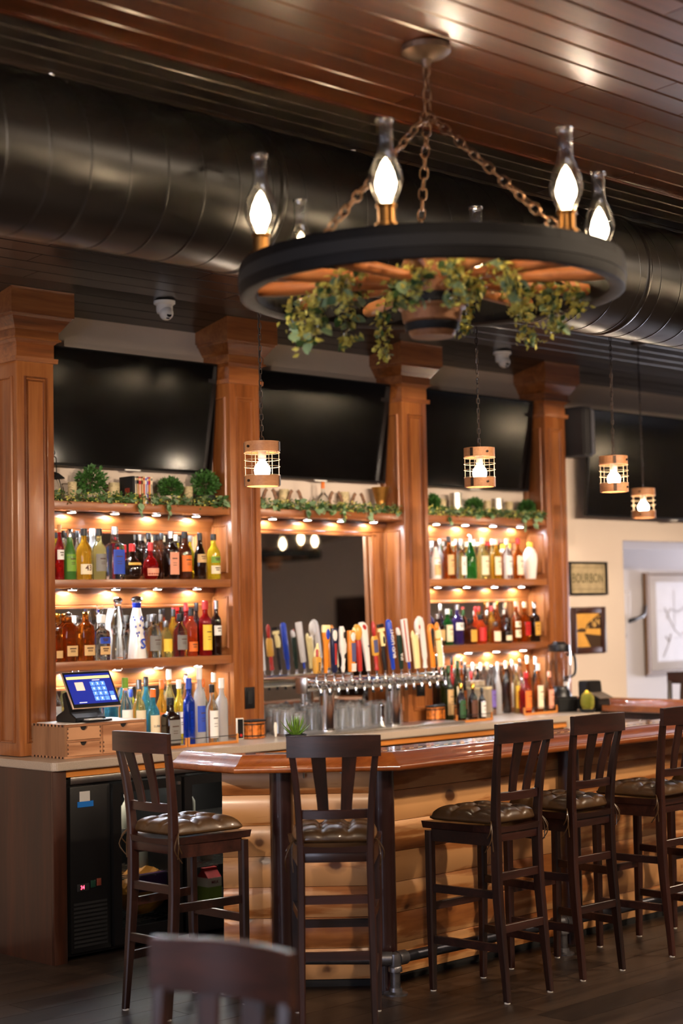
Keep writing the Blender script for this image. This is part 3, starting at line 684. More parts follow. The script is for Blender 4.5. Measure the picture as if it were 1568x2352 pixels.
def make_stool(label, loc, rz, cushion=True):
    """origin on the floor under the seat centre, facing +y"""
    t = thing('bar_stool', label, 'bar stool', loc, rz, 'dark wooden bar stools at the bar')
    # rear legs run up into the back posts
    for s in (-1, 1):
        P = [(s*.142, -.200, .006), (s*.140, -.190, .12), (s*.140, -.172, .30), (s*.138, -.158, .48), (s*.136, -.156, .66), (s*.140, -.160, .80), (s*.150, -.178, .96), (s*.165, -.205, 1.10)]
        Q = smooth_pts([(*p, w, d) for p, w, d in zip(P, (.024, .026, .03, .03, .03, .028, .027, .026), (.03, .034, .042, .046, .046, .04, .034, .028))], 3)
        b = bmesh.new(); swept(b, [q[:3] for q in Q], [q[3] for q in Q], [q[4] for q in Q]); lg = finish(b, 'rear_leg', M_stool, t)
        latheo('glide', [(0, 0), (.013, 0), (.013, .007), (0, .007)], M_white, lg, 12, loc=(s*.142, -.2, 0))
        P = [(s*.165, .195, .006), (s*.170, .192, .30), (s*.172, .190, .69)]
        b = bmesh.new(); swept(b, P, [.028, .036, .038], [.028, .036, .038]); lg = finish(b, 'front_leg', M_stool, t)
        latheo('glide', [(0, 0), (.013, 0), (.013, .007), (0, .007)], M_white, lg, 12, loc=(s*.165, .195, 0))
    yb_ = lambda x: -.178-.028*(1-(x/.16)**2)
    b = bmesh.new(); curved_board(b, -.185, .185, lambda x: -.212-.024*(1-(x/.185)**2)+.0, .021, 1.078, 1.160, 14, .004); finish(b, 'top_rail', M_stoolX, t)
    b = bmesh.new(); curved_board(b, -.132, .132, lambda x: -.160-.016*(1-(x/.132)**2), .019, .832, .868, 10); finish(b, 'lower_back_rail', M_stoolX, t)
    for s in (-1, 1):
        b = bmesh.new()
        Q = smooth_pts([(s*.045, -.174, .864, .044), (s*.049, -.186, .93, .047), (s*.055, -.206, 1.0, .052), (s*.061, -.231, 1.085, .058)], 4)
        swept(b, [q[:3] for q in Q], [q[3] for q in Q], .013); finish(b, 'back_slat', M_stool, t)
    # saddle seat
    b = bmesh.new(); nx, ny = 12, 12; g = []
    for j in range(ny+1):
        v = j/ny; y = -.178+.405*v; hw = .150+.048*v**.8
        if j == ny: hw -= .006
        g.append([(hw*(2*i/nx-1), y-.006*(abs(2*i/nx-1)**4 if j == ny else 0), .722+.008*(abs(2*i/nx-1))**2-.010*math.sin(PI*v)*(1-(2*i/nx-1)**2)) for i in range(nx+1)])
    top = [[b.verts.new(p) for p in r_] for r_ in g]; bot = [[b.verts.new((p[0]*.975, p[1]*.98, .700)) for p in r_] for r_ in g]
    for j in range(ny):
        for i in range(nx):
            b.faces.new((top[j][i], top[j][i+1], top[j+1][i+1], top[j+1][i])); b.faces.new((bot[j][i], bot[j+1][i], bot[j+1][i+1], bot[j][i+1]))
    ed = lambda m_: [m_[0][i] for i in range(nx+1)]+[m_[j][nx] for j in range(1, ny+1)]+[m_[ny][i] for i in range(nx-1, -1, -1)]+[m_[j][0] for j in range(ny-1, 0, -1)]
    A, B_ = ed(top), ed(bot)
    for i in range(len(A)): j = (i+1) % len(A); b.faces.new((A[i], B_[i], B_[j], A[j]))
    bmesh.ops.recalc_face_normals(b, faces=b.faces[:]); autosmooth(b, 40); finish(b, 'seat', M_stoolX, t)
    for nm, a in (('front_apron', (-.155, .155, .182, .198, .64, .70)), ('rear_apron', (-.124, .124, -.166, -.148, .662, .700))): boxo(nm, *a, M_stoolX, t, bev=.002)
    def bar_(nm, p, q, z, h=.034, th=.018):
        b = bmesh.new(); p, q = Vector((*p, z)), Vector((*q, z)); d = (q-p).normalized(); w = Vector((-d.y, d.x, 0))*th/2
        rr = [[b.verts.new(e+w*a+Vector((0, 0, c))) for a, c in ((-1, 0), (1, 0), (1, h*.94), (.8, h), (-.8, h), (-1, h*.94))] for e in (p, q)]
        sides(b, rr); bmesh.ops.recalc_face_normals(b, faces=b.faces[:]); finish(b, nm, M_stoolX, t)
    for s in (-1, 1):
        bar_('side_apron', (s*.142, -.135), (s*.172, .172), .645, .055, .018)
        bar_('side_rung', (s*.139, -.142), (s*.170, .176), .425); bar_('side_rung', (s*.141, -.165), (s*.167, .180), .205)
    bar_('rear_rung', (-.125, -.160), (.125, -.160), .50); bar_('rear_rung', (-.127, -.178), (.127, -.178), .285)
    bar_('front_rung', (-.155, .192), (.155, .192), .345)
    if cushion:
        b = bmesh.new(); n = 28; g = []
        tufts = [(-.33, -.33), (.33, -.33), (-.33, .33), (.33, .33), (0, 0)]
        def ctop(u, v):
            e = (1-abs(u)**6)*(1-abs(v)**6); h = .022+.048*max(0, e)**.5
            for a, c in tufts: h -= .034*math.exp(-((u-a)**2+(v-c)**2)/.018)
            h -= .020*(math.exp(-(abs(u)-.33)**2/.006)+math.exp(-(abs(v)-.33)**2/.006))*max(0, e)
            return h
        rt, rb = [], []
        for j in range(n+1):
            v = 2*j/n-1; a, c = [], []
            for i in range(n+1):
                u = 2*i/n-1; k = 1-.05*(u*u*v*v); x = u*.168*k*(1+.08*v); y = .018+v*.178*k
                a.append(b.verts.new((x, y, .728+ctop(u, v)))); c.append(b.verts.new((x*.94, .018+(y-.018)*.94, .735)))
            rt.append(a); rb.append(c)
        for j in range(n):
            for i in range(n): b.faces.new((rt[j][i], rt[j][i+1], rt[j+1][i+1], rt[j+1][i])); b.faces.new((rb[j][i], rb[j+1][i], rb[j+1][i+1], rb[j][i+1]))
        ed = lambda m_: [m_[0][i] for i in range(n+1)]+[m_[j][n] for j in range(1, n+1)]+[m_[n][i] for i in range(n-1, -1, -1)]+[m_[j][0] for j in range(n-1, 0, -1)]
        A, B_ = ed(rt), ed(rb); Mi = [b.verts.new(((p.co.x+q.co.x)/2*1.04, (p.co.y+q.co.y)/2*1.02, (p.co.z+q.co.z)/2+.0)) for p, q in zip(A, B_)]
        for X, Y in ((A, Mi), (Mi, B_)):
            for i in range(len(A)): j = (i+1) % len(A); b.faces.new((X[i], Y[i], Y[j], X[j]))
        bmesh.ops.recalc_face_normals(b, faces=b.faces[:])
        for f in b.faces: f.smooth = True
        cu = thing('seat_cushion', label.replace('dark wooden bar stool', 'tufted olive leather cushion tied to the bar stool').replace('stool stool', 'stool'), 'cushion', loc, rz, 'tufted cushions on the stools')
        finish(b, 'pad', M_leather, cu)
        for a, c in tufts: latheo('button', [(0, 0), (.008, 0), (.008, .003), (0, .006)], M_leather, cu, 10, loc=(a*.168, .018+c*.178, .728+.032))
        for s in (-1, 1):
            random.seed(int(loc[0]*100)+s)
            x0, y0, z0 = s*.160, -.135, .742
            for q in range(3):
                dx = random.uniform(-.01, .02)*s; ln = random.uniform(.05, .12)
                P = [(x0-s*.012, y0, z0), (x0+s*.006, y0-.02, z0+.004), (x0+s*.018+dx, y0-.028-.01*q, z0-ln*.5), (x0+s*.014+dx, y0-.03+.012*q, z0-ln)]
                tubeo('tie_string', smooth_pts(P, 4), .0026, M_leather, cu, 5)
    return t, cu
st0, cu0 = make_stool('dark wooden bar stool at the left end of the bar, seen side-on', (4.51, 5.58, 0), R(-90))
SP = [(4.735, 4.885, R(-43.8), 'before the angled corner of the bar'),
      (5.571, 4.789, 0, 'first along the straight bar after the corner'),
      (6.120, 4.810, R(-1), 'second along the straight bar'),
      (6.785, 4.808, R(1), 'third along the straight bar'),
      (7.40, 4.80, 0, 'fourth along the straight bar, at the right edge'),
      (9.98-.06, 6.80, R(90), 'beyond the bar before the white alcove wall')]
for x, y, rz, d in SP:
    dup(st0, (x, y, 0), rz, 'dark wooden bar stool '+d); dup(cu0, (x, y, 0), rz, 'tufted olive leather cushion on the stool '+d)
cu0['label'] = 'tufted olive leather cushion on the side-on stool at the left bar end'
# foreground chair: same joinery, lower, facing the camera
fa, fb = Vector((2.32, 2.976)), Vector((2.402, 2.612))
mid = (fa+fb)/2; dirv = (fb-fa).normalized()
fc = thing('dining_chair', 'blurred dark wooden dining chair with slatted back in the foreground', 'chair', (mid.x, mid.y, 0), math.atan2(dirv.y, dirv.x))
b = bmesh.new(); curved_board(b, -.187, .187, lambda x: .040*(1-(x/.187)**2), .030, .822, .938, 18); finish(b, 'top_rail', M_stoolX, fc)
for s in (-1, 1):
    Q = smooth_pts([(s*.165, .03, .006, .03, .03), (s*.165, 0, .25, .034, .04), (s*.165, -.02, .45, .036, .046), (s*.166, -.01, .65, .036, .04), (s*.168, .006, .83, .036, .03)], 4)
    b = bmesh.new(); swept(b, [q[:3] for q in Q], [q[3] for q in Q], [q[4] for q in Q]); finish(b, 'rear_leg', M_stool, fc)
    b = bmesh.new(); swept(b, [(s*.185, -.40, .004), (s*.185, -.40, .43)], .04, .04); finish(b, 'front_leg', M_stool, fc)
    boxo('side_rail', s*.185-.01, s*.185+.01, -.39, -.03, .37, .43, M_stoolX, fc)
    b = bmesh.new(); Q = smooth_pts([(s*.056, .0, .52, .05), (s*.058, .012, .62, .052), (s*.06, .026, .72, .056), (s*.062, .034, .828, .062)], 4)
    swept(b, [q[:3] for q in Q], [q[3] for q in Q], .014); finish(b, 'back_slat', M_stool, fc)
boxo('lower_back_rail', -.15, .15, -.016, .004, .49, .53, M_stoolX, fc, bev=.003)
boxo('front_rail', -.17, .17, -.41, -.39, .37, .43, M_stoolX, fc); boxo('seat', -.21, .21, -.42, .0, .43, .46, M_stoolX, fc, bev=.008)
# ================================================================== CHAINS
def link_mesh(L, w, r, mat, nm='link'):
    b = bmesh.new(); pts = []
    for k in range(5): a = PI*k/4; pts.append((w/2*math.cos(a), 0, L/2-w/2+w/2*math.sin(a)))
    for k in range(5): a = PI+PI*k/4; pts.append((w/2*math.cos(a), 0, -L/2+w/2+w/2*math.sin(a)))
    tube(b, pts, r, 5, close=True); bmesh.ops.recalc_face_normals(b, faces=b.faces[:])
    for f in b.faces: f.smooth = True
    m_ = bpy.data.meshes.new(nm); b.to_mesh(m_); b.free(); m_.materials.append(mat); return m_
def chain(me, pitch, p, q, parent, sag=0, name='link'):
    p, q = Vector(p), Vector(q); n = max(2, int((q-p).length/pitch)); up = Vector((0, 0, 1))
    for i in range(n):
        t = (i+.5)/n; c = p.lerp(q, t)-up*sag*4*t*(1-t)
        d = (q-p).normalized(); d = (d-up*sag*4*(1-2*t)/max(.01, (q-p).length)).normalized()
        rot = d.to_track_quat('Z', 'Y').to_euler(); o = link(me, name, None, parent, loc=c)
        o.rotation_euler = (d.to_track_quat('Z', 'Y') @ Euler((0, 0, PI/2*(i % 2)+.3*math.sin(i))).to_quaternion()).to_euler()
LK = link_mesh(.050, .026, .0038, M_chainL); LKs = link_mesh(.030, .013, .0019, M_chain)
# ================================================================== LEAVES
def leaf_mesh(nm, L, w, mat, rnd=1.0):
    b = bmesh.new(); n = 5; l, c, r = [], [], []
    for k in range(n+1):
        t = k/n; ww = w/2*(math.sin(PI*min(1, t**.8))**.7 if 0 < t < 1 else .02); z = -.18*L*t*t
        l.append(b.verts.new((-ww, t*L, z+.16*ww))); c.append(b.verts.new((0, t*L, z))); r.append(b.verts.new((ww, t*L, z+.16*ww)))
    for k in range(n):
        b.faces.new((l[k], c[k], c[k+1], l[k+1])); b.faces.new((c[k], r[k], r[k+1], c[k+1]))
    for f in b.faces: f.smooth = True
    m_ = bpy.data.meshes.new(nm); b.to_mesh(m_); b.free(); m_.materials.append(mat); return m_
LEAF = [leaf_mesh('leaf', .048, .040, M_leafA), leaf_mesh('leaf', .040, .032, M_leafB), leaf_mesh('leaf', .034, .018, M_leafC), leaf_mesh('leaf', .042, .036, M_leafA)]
def leafcloud(pts, size, mat, parent, name, seed=1, thin=.5):
    """many small leaves joined: one flake per point (position, direction)"""
    random.seed(seed); b = bmesh.new()
    for p, d in pts:
        d = Vector(d).normalized(); s = d.cross(Vector((random.uniform(-1, 1), random.uniform(-1, 1), random.uniform(-1, 1)))).normalized()
        u = d.cross(s); L = size*random.uniform(.7, 1.3); w = L*thin; p = Vector(p)
        v = [b.verts.new(q) for q in (p, p+d*L*.45+s*w*.5+u*L*.06, p+d*L, p+d*L*.45-s*w*.5+u*L*.06)]
        b.faces.new(v)
    return stuff(finish(b, name, mat, parent))
def sphpts(c, r, n, seed, low=-.3, sq=(1, 1, 1)):
    random.seed(seed); out = []
    while len(out) < n:
        d = Vector((random.gauss(0, 1), random.gauss(0, 1), random.gauss(0, 1))).normalized()
        if d.z < low: continue
        k = r*random.uniform(.45, 1); out.append((Vector(c)+Vector((d.x*k*sq[0], d.y*k*sq[1], d.z*k*sq[2])), d+Vector((random.uniform(-.5, .5), random.uniform(-.5, .5), .3+random.uniform(-.5, .5)))))
    return out
# ================================================================== CHANDELIER
CH0 = CAM+ray(990, 646)*5.5
RW = .628; AT = math.atan2(-.7, -.714)+PI/2                                    # bearings are counted from the right, as seen from the camera
def make_chandelier(label, loc, ztop, lights=True):
    t = thing('wagon_wheel_chandelier', label, 'chandelier', (loc[0], loc[1], loc[2]), 0, 'wagon wheel chandeliers')
    Z0, Z1 = -.055, .055
    latheo('rim', [(RW-.05, Z0+.01), (RW-.012, Z0), (RW, Z0+.004), (RW+.003, Z0+.02), (RW+.003, Z1-.02), (RW, Z1-.004), (RW-.012, Z1), (RW-.05, Z1-.01), (RW-.05, Z0+.01)], M_wheel, t, 96, cap=False)
    latheo('iron_tyre', [(RW+.002, -.02), (RW+.006, -.018), (RW+.006, .018), (RW+.002, .02)], M_matte, t, 96, cap=False)
    for k in range(12):
        a = 2*PI*k/12+.1
        b = bmesh.new(); tube(b, [(.10, 0, 0), (.16, 0, 0), (.30, 0, 0), (RW-.10, 0, 0), (RW-.045, 0, 0)], [.022, .019, .021, .026, .02], 10)
        bmesh.ops.recalc_face_normals(b, faces=b.faces[:]); autosmooth(b, 50); finish(b, 'spoke', M_spoke, t, rot=(0, 0, a))
    latheo('hub', [(0, -.185), (.070, -.185), (.078, -.17), (.082, -.14), (.095, -.135), (.10, -.10), (.112, -.09), (.118, -.03), (.10, .05), (.08, .09), (0, .09)], M_lantern, t, 32)
    latheo('hub_band', [(.0835, -.168), (.0865, -.165), (.0905, -.142), (.087, -.14)], M_matte, t, 32, cap=False); latheo('hub_band', [(.117, -.085), (.121, -.082), (.1235, -.055), (.119, -.052)], M_matte, t, 32, cap=False)
    for k, deg in enumerate((160, 106, 48, -10, -70, 222)):
        a = R(deg)+AT-PI; a = -R(deg)
        # right vector (.714,-.70), towards camera (-.69,-.72)
        cx, cy = (RW-.045)*(.714*math.cos(R(deg))-.70*math.sin(R(deg))), (RW-.045)*(-.70*math.cos(R(deg))-.714*math.sin(R(deg)))
        lampo = bpy.data.objects.new('oil_lamp', None); COL.objects.link(lampo); lampo.parent = t; lampo.location = (cx, cy, .05)
        latheo('burner', [(0, 0), (.036, 0), (.036, .012), (.026, .016), (.026, .06), (.031, .064), (.031, .07), (0, .07)], M_brass, lampo, 20)
        g = [(.027, .068), (.032, .085), (.047, .12), (.052, .145), (.046, .18), (.033, .21), (.024, .235), (.022, .26), (.0225, .315), (.0255, .322)]
        gi = [(r_-.0018, z) for r_, z in g][::-1]
        latheo('glass_chimney', g+gi+[g[0]], M_glass, lampo, 24, cap=False)
        latheo('chimney_lip', [(.0215, .318), (.0262, .318), (.0272, .322), (.0262, .326), (.0215, .326), (.0215, .318)], M_glass, lampo, 24, cap=False)
        latheo('bulb', [(0, .07), (.012, .072), (.016, .09), (.029, .115), (.032, .135), (.025, .165), (.012, .195), (0, .212)], M_bulb, lampo, 16)
        if lights: lamp('POINT', 'candle_light', (0, 0, .14), 10.0, (1, .72, .46), .03, parent=lampo)
    zt = ztop-loc[2]; apex = (0, 0, .56)
    for deg in (48, 128, 268):
        cx, cy = (RW-.06)*(.714*math.cos(R(deg))-.70*math.sin(R(deg))), (RW-.06)*(-.70*math.cos(R(deg))-.714*math.sin(R(deg)))
        chain(LK, .040, (cx, cy, .055), apex, t)
    chain(LK, .040, apex, (0, 0, zt-.06), t)
    latheo('canopy', [(0, zt), (.082, zt), (.082, zt-.02), (.06, zt-.035), (.02, zt-.045), (.012, zt-.07), (0, zt-.07)], M_white if False else plain('bronze_canopy', rgb(120, 96, 78), .45, .6), t, 32)
    return t
zl = CH0.z
ch = make_chandelier('big wagon wheel chandelier with oil-lamp bulbs and greenery, upper right foreground', (CH0.x, CH0.y, zl), zc(CH0.y)-.004)
random.seed(21)
def rightcam(u, v): return Vector((.714*u-.70*v, -.70*u-.714*v, 0))             # u to the right, v towards the camera
sprays = [(-.36, -.02, .20), (-.33, .10, .17), (-.25, -.15, .17), (-.27, .22, .10), (-.14, -.28, .20), (-.05, .30, .12), (.05, .28, .12), (.21, .24, .10), (.26, .08, .12), (.36, .02, .16), (.37, -.16, .14), (.31, -.28, .16), (.12, -.30, .10), (-.10, .10, .08), (.12, .12, .08), (-.42, -.20, .12), (.44, -.04, .10)]
gr = thing('greenery_garland', 'hanging eucalyptus and yellow-green sprays woven through the wagon wheel', 'greenery', (CH0.x, CH0.y, zl))
small = []
for si, (u, v, dr) in enumerate(sprays):
    c = rightcam(u, v); out = c.normalized() if c.length else Vector((1, 0, 0))
    P = [c*.75+Vector((0, 0, .035)), c+Vector((0, 0, -.01)), c*1.1+Vector((0, 0, -dr*.5)), c*1.12+Vector((random.uniform(-.02, .02), random.uniform(-.02, .02), -dr))]
    P = smooth_pts([tuple(p) for p in P], 5); tubeo('stem', P, .0022, M_stem, gr, 5)
    for q in range(int(12+dr*64)):
        p = Vector(random.choice(P)); o = link(random.choice(LEAF if q % 3 else LEAF[:2]), 'leaf', None, gr, loc=p+Vector((random.uniform(-.02, .02), random.uniform(-.02, .02), random.uniform(-.01, .02))))
        o.rotation_euler = (random.uniform(-1.6, .2), random.uniform(-.8, .8), random.uniform(0, 6.28)); s = random.uniform(.7, 1.15); o.scale = (s, s, s)
    for q in range(110):
        p = Vector(random.choice(P)); small.append((p+Vector((random.gauss(0, .018), random.gauss(0, .018), random.gauss(0, .015))), (random.uniform(-1, 1), random.uniform(-1, 1), random.uniform(-1.2, .4))))
leafcloud(small, .026, M_leafC, gr, 'small_sprigs', 4, .6)
dup(ch, (14.8, -1.8, 2.60), 0, 'distant wagon wheel chandelier, seen only as a reflection in the middle mirror')
dup(ch, (9.5, -2.0, 2.6), 0, 'wagon wheel chandelier over the dining room, outside the picture on the right')
dup(ch, (7.75, 3.66, 2.73), 0, 'wagon wheel chandelier next along the bar, just outside the picture on the right')
dup(ch, (16.6, 1.2, 2.5), 0, 'farthest wagon wheel chandelier, added unseen by the right end wall to brighten it')  # extra copy added to light the wall that the middle mirror shows
dup(ch, (2.2, -3.4, 2.45), 0, 'wagon wheel chandelier over the dining room, behind the camera')
# ================================================================== PENDANT LANTERNS
def make_pendant(label, x, y, zt, zcl, rz=0, tilt=0):
    """zt = top of the upper hoop"""
    t = thing('pendant_lantern', label, 'pendant lamp', (x, y, zt), rz, 'wooden hoop pendant lanterns over the bar')
    Rr, H = .076, .192
    for z0, z1, nm in ((-.045, 0, 'upper_hoop'), (-H, -H+.045, 'lower_hoop')):
        latheo(nm, [(Rr-.008, z0), (Rr, z0), (Rr, z1), (Rr-.008, z1), (Rr-.008, z0)], M_lantern, t, 40, cap=False)
        for s in (-1, 1): boxo('clasp', -.007, .007, -Rr*s-.004, -Rr*s+.004, z0+.002, z1-.002, M_chain, t, rot=(0, 0, .55)); latheo('rivet', [(0, 0), (.006, 0), (.006, .008), (0, .010)], M_chain, t, 8, loc=(Rr*.98*s, 0, (z0+z1)/2), rot=(0, R(90)*s, 0))
    for z in (-.048, -.078, -.108, -H+.047):
        tubeo('wire_hoop', [((Rr+.001)*math.cos(2*PI*k/32), (Rr+.001)*math.sin(2*PI*k/32), z) for k in range(32)],   .0013, M_wire, t, 5, close=True)
    for k in range(6):
        a = 2*PI*k/6+.2; tubeo('upright_wire', [((Rr-.003)*math.cos(a), (Rr-.003)*math.sin(a), -.044), ((Rr-.003)*math.cos(a), (Rr-.003)*math.sin(a), -H+.044)], .0016, M_wire, t, 5)
    boxo('cross_bar', -Rr+.006, Rr-.006, -.012, .012, -.03, -.022, M_lantern, t)
    latheo('socket', [(0, -.03), (.017, -.03), (.018, -.075), (.013, -.08), (0, -.08)], M_white, t, 18)
    latheo('bulb', [(0, -.078), (.013, -.08), (.018, -.088), (.032, -.106), (.036, -.122), (.032, -.142), (.018, -.155), (0, -.159)], M_bulbP, t, 18)
    tubeo('ring', [(.012*math.cos(2*PI*k/14), 0, .012+.014*math.sin(2*PI*k/14)) for k in range(14)], .002, M_chain, t, 5, close=True)
    boxo('hanger_strap', -.006, .006, -.002, .002, -.024, .002, M_chain, t)
    lamp('POINT', 'pendant_light', (0, 0, -.122), 34, (1, .82, .62), .037, parent=t)
    n = zcl-zt
    chain(LKs, .0245, (0, 0, .022), (-.004, .004, n-.02), t, name='chain_link')
    tubeo('cord', [(.004, .002, n-.01), (.006*math.sin(5), .003, n*.6), (-.004, .004, n*.3), (.002, 0, -.03)], .0018, M_matte, t, 5)
    latheo('canopy', [(0, n), (.05, n), (.05, n-.012), (.01, n-.022), (0, n-.022)], M_chain, t, 24)
    return t
a = atY(601, 1015, 5.35); p1 = make_pendant('wooden hoop pendant lantern in front of the second column', a.x, a.y, a.z, zc(a.y))
a = atY(1100, 1029, 5.35); p2 = make_pendant('wooden hoop pendant lantern in front of the third television', a.x, a.y, a.z, zc(a.y), R(70))
a = atY(1408, 1048, 5.35); p3 = make_pendant('wooden hoop pendant lantern, higher of the two before the right television', a.x, a.y, a.z, zc(a.y), R(100))
a = atX(1476, 1122, 9.0); p4 = make_pendant('small farther pendant lantern, lower of the two before the right television', a.x, a.y, a.z, zc(a.y), R(20))
# ================================================================== BOTTLES
GL = {
 'clear': plain('bottle_clear_glass', (.93, .96, .95), .0, trans=1, ior=1.42),
 'green': plain('bottle_green_glass', rgb(40, 130, 50), .03, trans=.85, ior=1.42),
 'fgreen': plain('frosted_green_glass', rgb(70, 120, 50), .3, trans=.35, ior=1.4),
 'amber': plain('amber_spirit', rgb(205, 110, 30), .0, trans=.92, ior=1.4),
 'gold': plain('golden_spirit', rgb(245, 185, 50), .0, trans=.85, ior=1.4),
 'pale': plain('pale_yellow_spirit', rgb(240, 225, 150), .0, trans=.92, ior=1.4),
 'yellow': plain('yellow_liqueur', rgb(235, 215, 50), .05, trans=.7, ior=1.4),
 'dark': plain('dark_brown_glass', rgb(36, 18, 10), .03, trans=.4, ior=1.45, coat=.5),
 'brown': plain('brown_glass', rgb(92, 44, 20), .03, trans=.6, ior=1.45),
 'red': plain('red_spirit', rgb(170, 20, 20), .02, trans=.7, ior=1.42),
 'orange': plain('orange_red_spirit', rgb(225, 80, 25), .02, trans=.75, ior=1.42),
 'blue': plain('cobalt_glass', rgb(20, 60, 180), .03, trans=.7, ior=1.45),
 'teal': plain('light_blue_gin', rgb(70, 170, 200), .02, trans=.8, ior=1.42),
 'frost': plain('frosted_glass', rgb(205, 205, 205), .35, trans=.6, ior=1.35),
 'white': plain('white_ceramic', rgb(228, 220, 212), .25, coat=.5),
 'purple': plain('purple_glass', rgb(52, 34, 90), .05, trans=.4, ior=1.42),
 'olive': plain('olive_glass', rgb(50, 58, 24), .03, trans=.5, ior=1.45)}
CC = {'black': rgb(20, 18, 18), 'white': rgb(225, 222, 215), 'red': rgb(180, 24, 24), 'gold': rgb(200, 150, 60), 'silver': rgb(190, 190, 190), 'cork': rgb(190, 145, 95), 'green': rgb(110, 150, 40), 'yellow': rgb(235, 195, 60),
      'blue': rgb(40, 70, 170), 'lblue': rgb(150, 180, 210), 'orange': rgb(220, 110, 30), 'cream': rgb(228, 210, 176), 'tan': rgb(205, 165, 110), 'pink': rgb(222, 150, 120), 'brown': rgb(90, 50, 30), 'purple': rgb(110, 90, 170), 'dgreen': rgb(40, 80, 40), 'grey': rgb(120, 116, 110)}
def capm(c):
    if c in ('gold', 'silver'): return plain('cap_'+c, CC[c], .22, 1)
    return plain('cap_'+c, CC[c], .4)
def labm(c): return plain('label_'+c, CC[c], .55)
TY = {   # normalised (radius, height) up to the lip; last number = squareness, cap start
 'std': ([(0, 0), (.93, 0), (1, .015), (1, .56), (.94, .62), (.66, .69), (.42, .745), (.36, .79), (.34, .90), (.38, .905), (.38, .925), (0, .925)], 0, .86),
 'tall': ([(0, 0), (.93, 0), (1, .015), (1, .62), (.92, .67), (.5, .73), (.40, .78), (.38, .90), (.42, .905), (.42, .92), (0, .92)], 0, .84),
 'slope': ([(0, 0), (.93, 0), (1, .015), (1, .45), (.9, .54), (.62, .66), (.44, .74), (.38, .80), (.36, .92), (0, .92)], 0, .84),
 'square': ([(0, 0), (.95, 0), (1, .015), (1, .60), (.93, .65), (.5, .70), (.38, .74), (.36, .90), (.4, .905), (.4, .92), (0, .92)], 4, .85),
 'sqshort': ([(0, 0), (.95, 0), (1, .02), (1, .55), (.93, .62), (.5, .68), (.40, .72), (.40, .82), (.44, .83), (0, .83)], 4, .80),
 'ball': ([(0, 0), (.93, 0), (1, .02), (1, .60), (.95, .67), (.6, .72), (.40, .76), (.37, .86), (.4, .87), (0, .87)], 2.2, 0),
 'round': ([(0, 0), (.6, 0), (.8, .03), (.98, .15), (1, .28), (.93, .42), (.7, .54), (.4, .61), (.30, .66), (.28, .86), (0, .86)], 0, .78),
 'short': ([(0, 0), (.93, 0), (1, .02), (1, .50), (.96, .60), (.7, .70), (.42, .76), (.40, .84), (0, .84)], 0, 0),
 'hour': ([(0, 0), (.95, 0), (1, .02), (.97, .12), (.80, .30), (.78, .36), (.86, .42), (1.0, .48), (.98, .55), (.75, .66), (.5, .76), (.42, .80), (.42, .86), (0, .86)], 0, 0),
 'cone': ([(0, 0), (.98, 0), (1, .02), (.92, .15), (.76, .36), (.70, .42), (.74, .5), (.72, .58), (.55, .70), (.42, .77), (.40, .86), (0, .86)], 0, 0),
 'amph': ([(0, 0), (.70, 0), (.73, .01), (.85, .2), (.98, .42), (1, .55), (.93, .68), (.66, .80), (.36, .86), (.32, .9), (0, .9)], 0, .86),
 'taper': ([(0, 0), (.95, 0), (1, .02), (.9, .3), (.72, .55), (.5, .75), (.42, .82), (.42, .86), (0, .86)], 0, 0),
 'jug': ([(0, 0), (.93, 0), (1, .02), (1, .55), (.93, .66), (.6, .76), (.36, .82), (.34, .90), (0, .90)], 0, .85)}
LABSPEC = {'s': [(.16, .50)], 'h': [(.10, .56)], 'l': [(.10, .30)], 'u': [(.36, .54)], 'd': [(.12, .30), (.36, .50)], 'b': [(.40, .47)]}
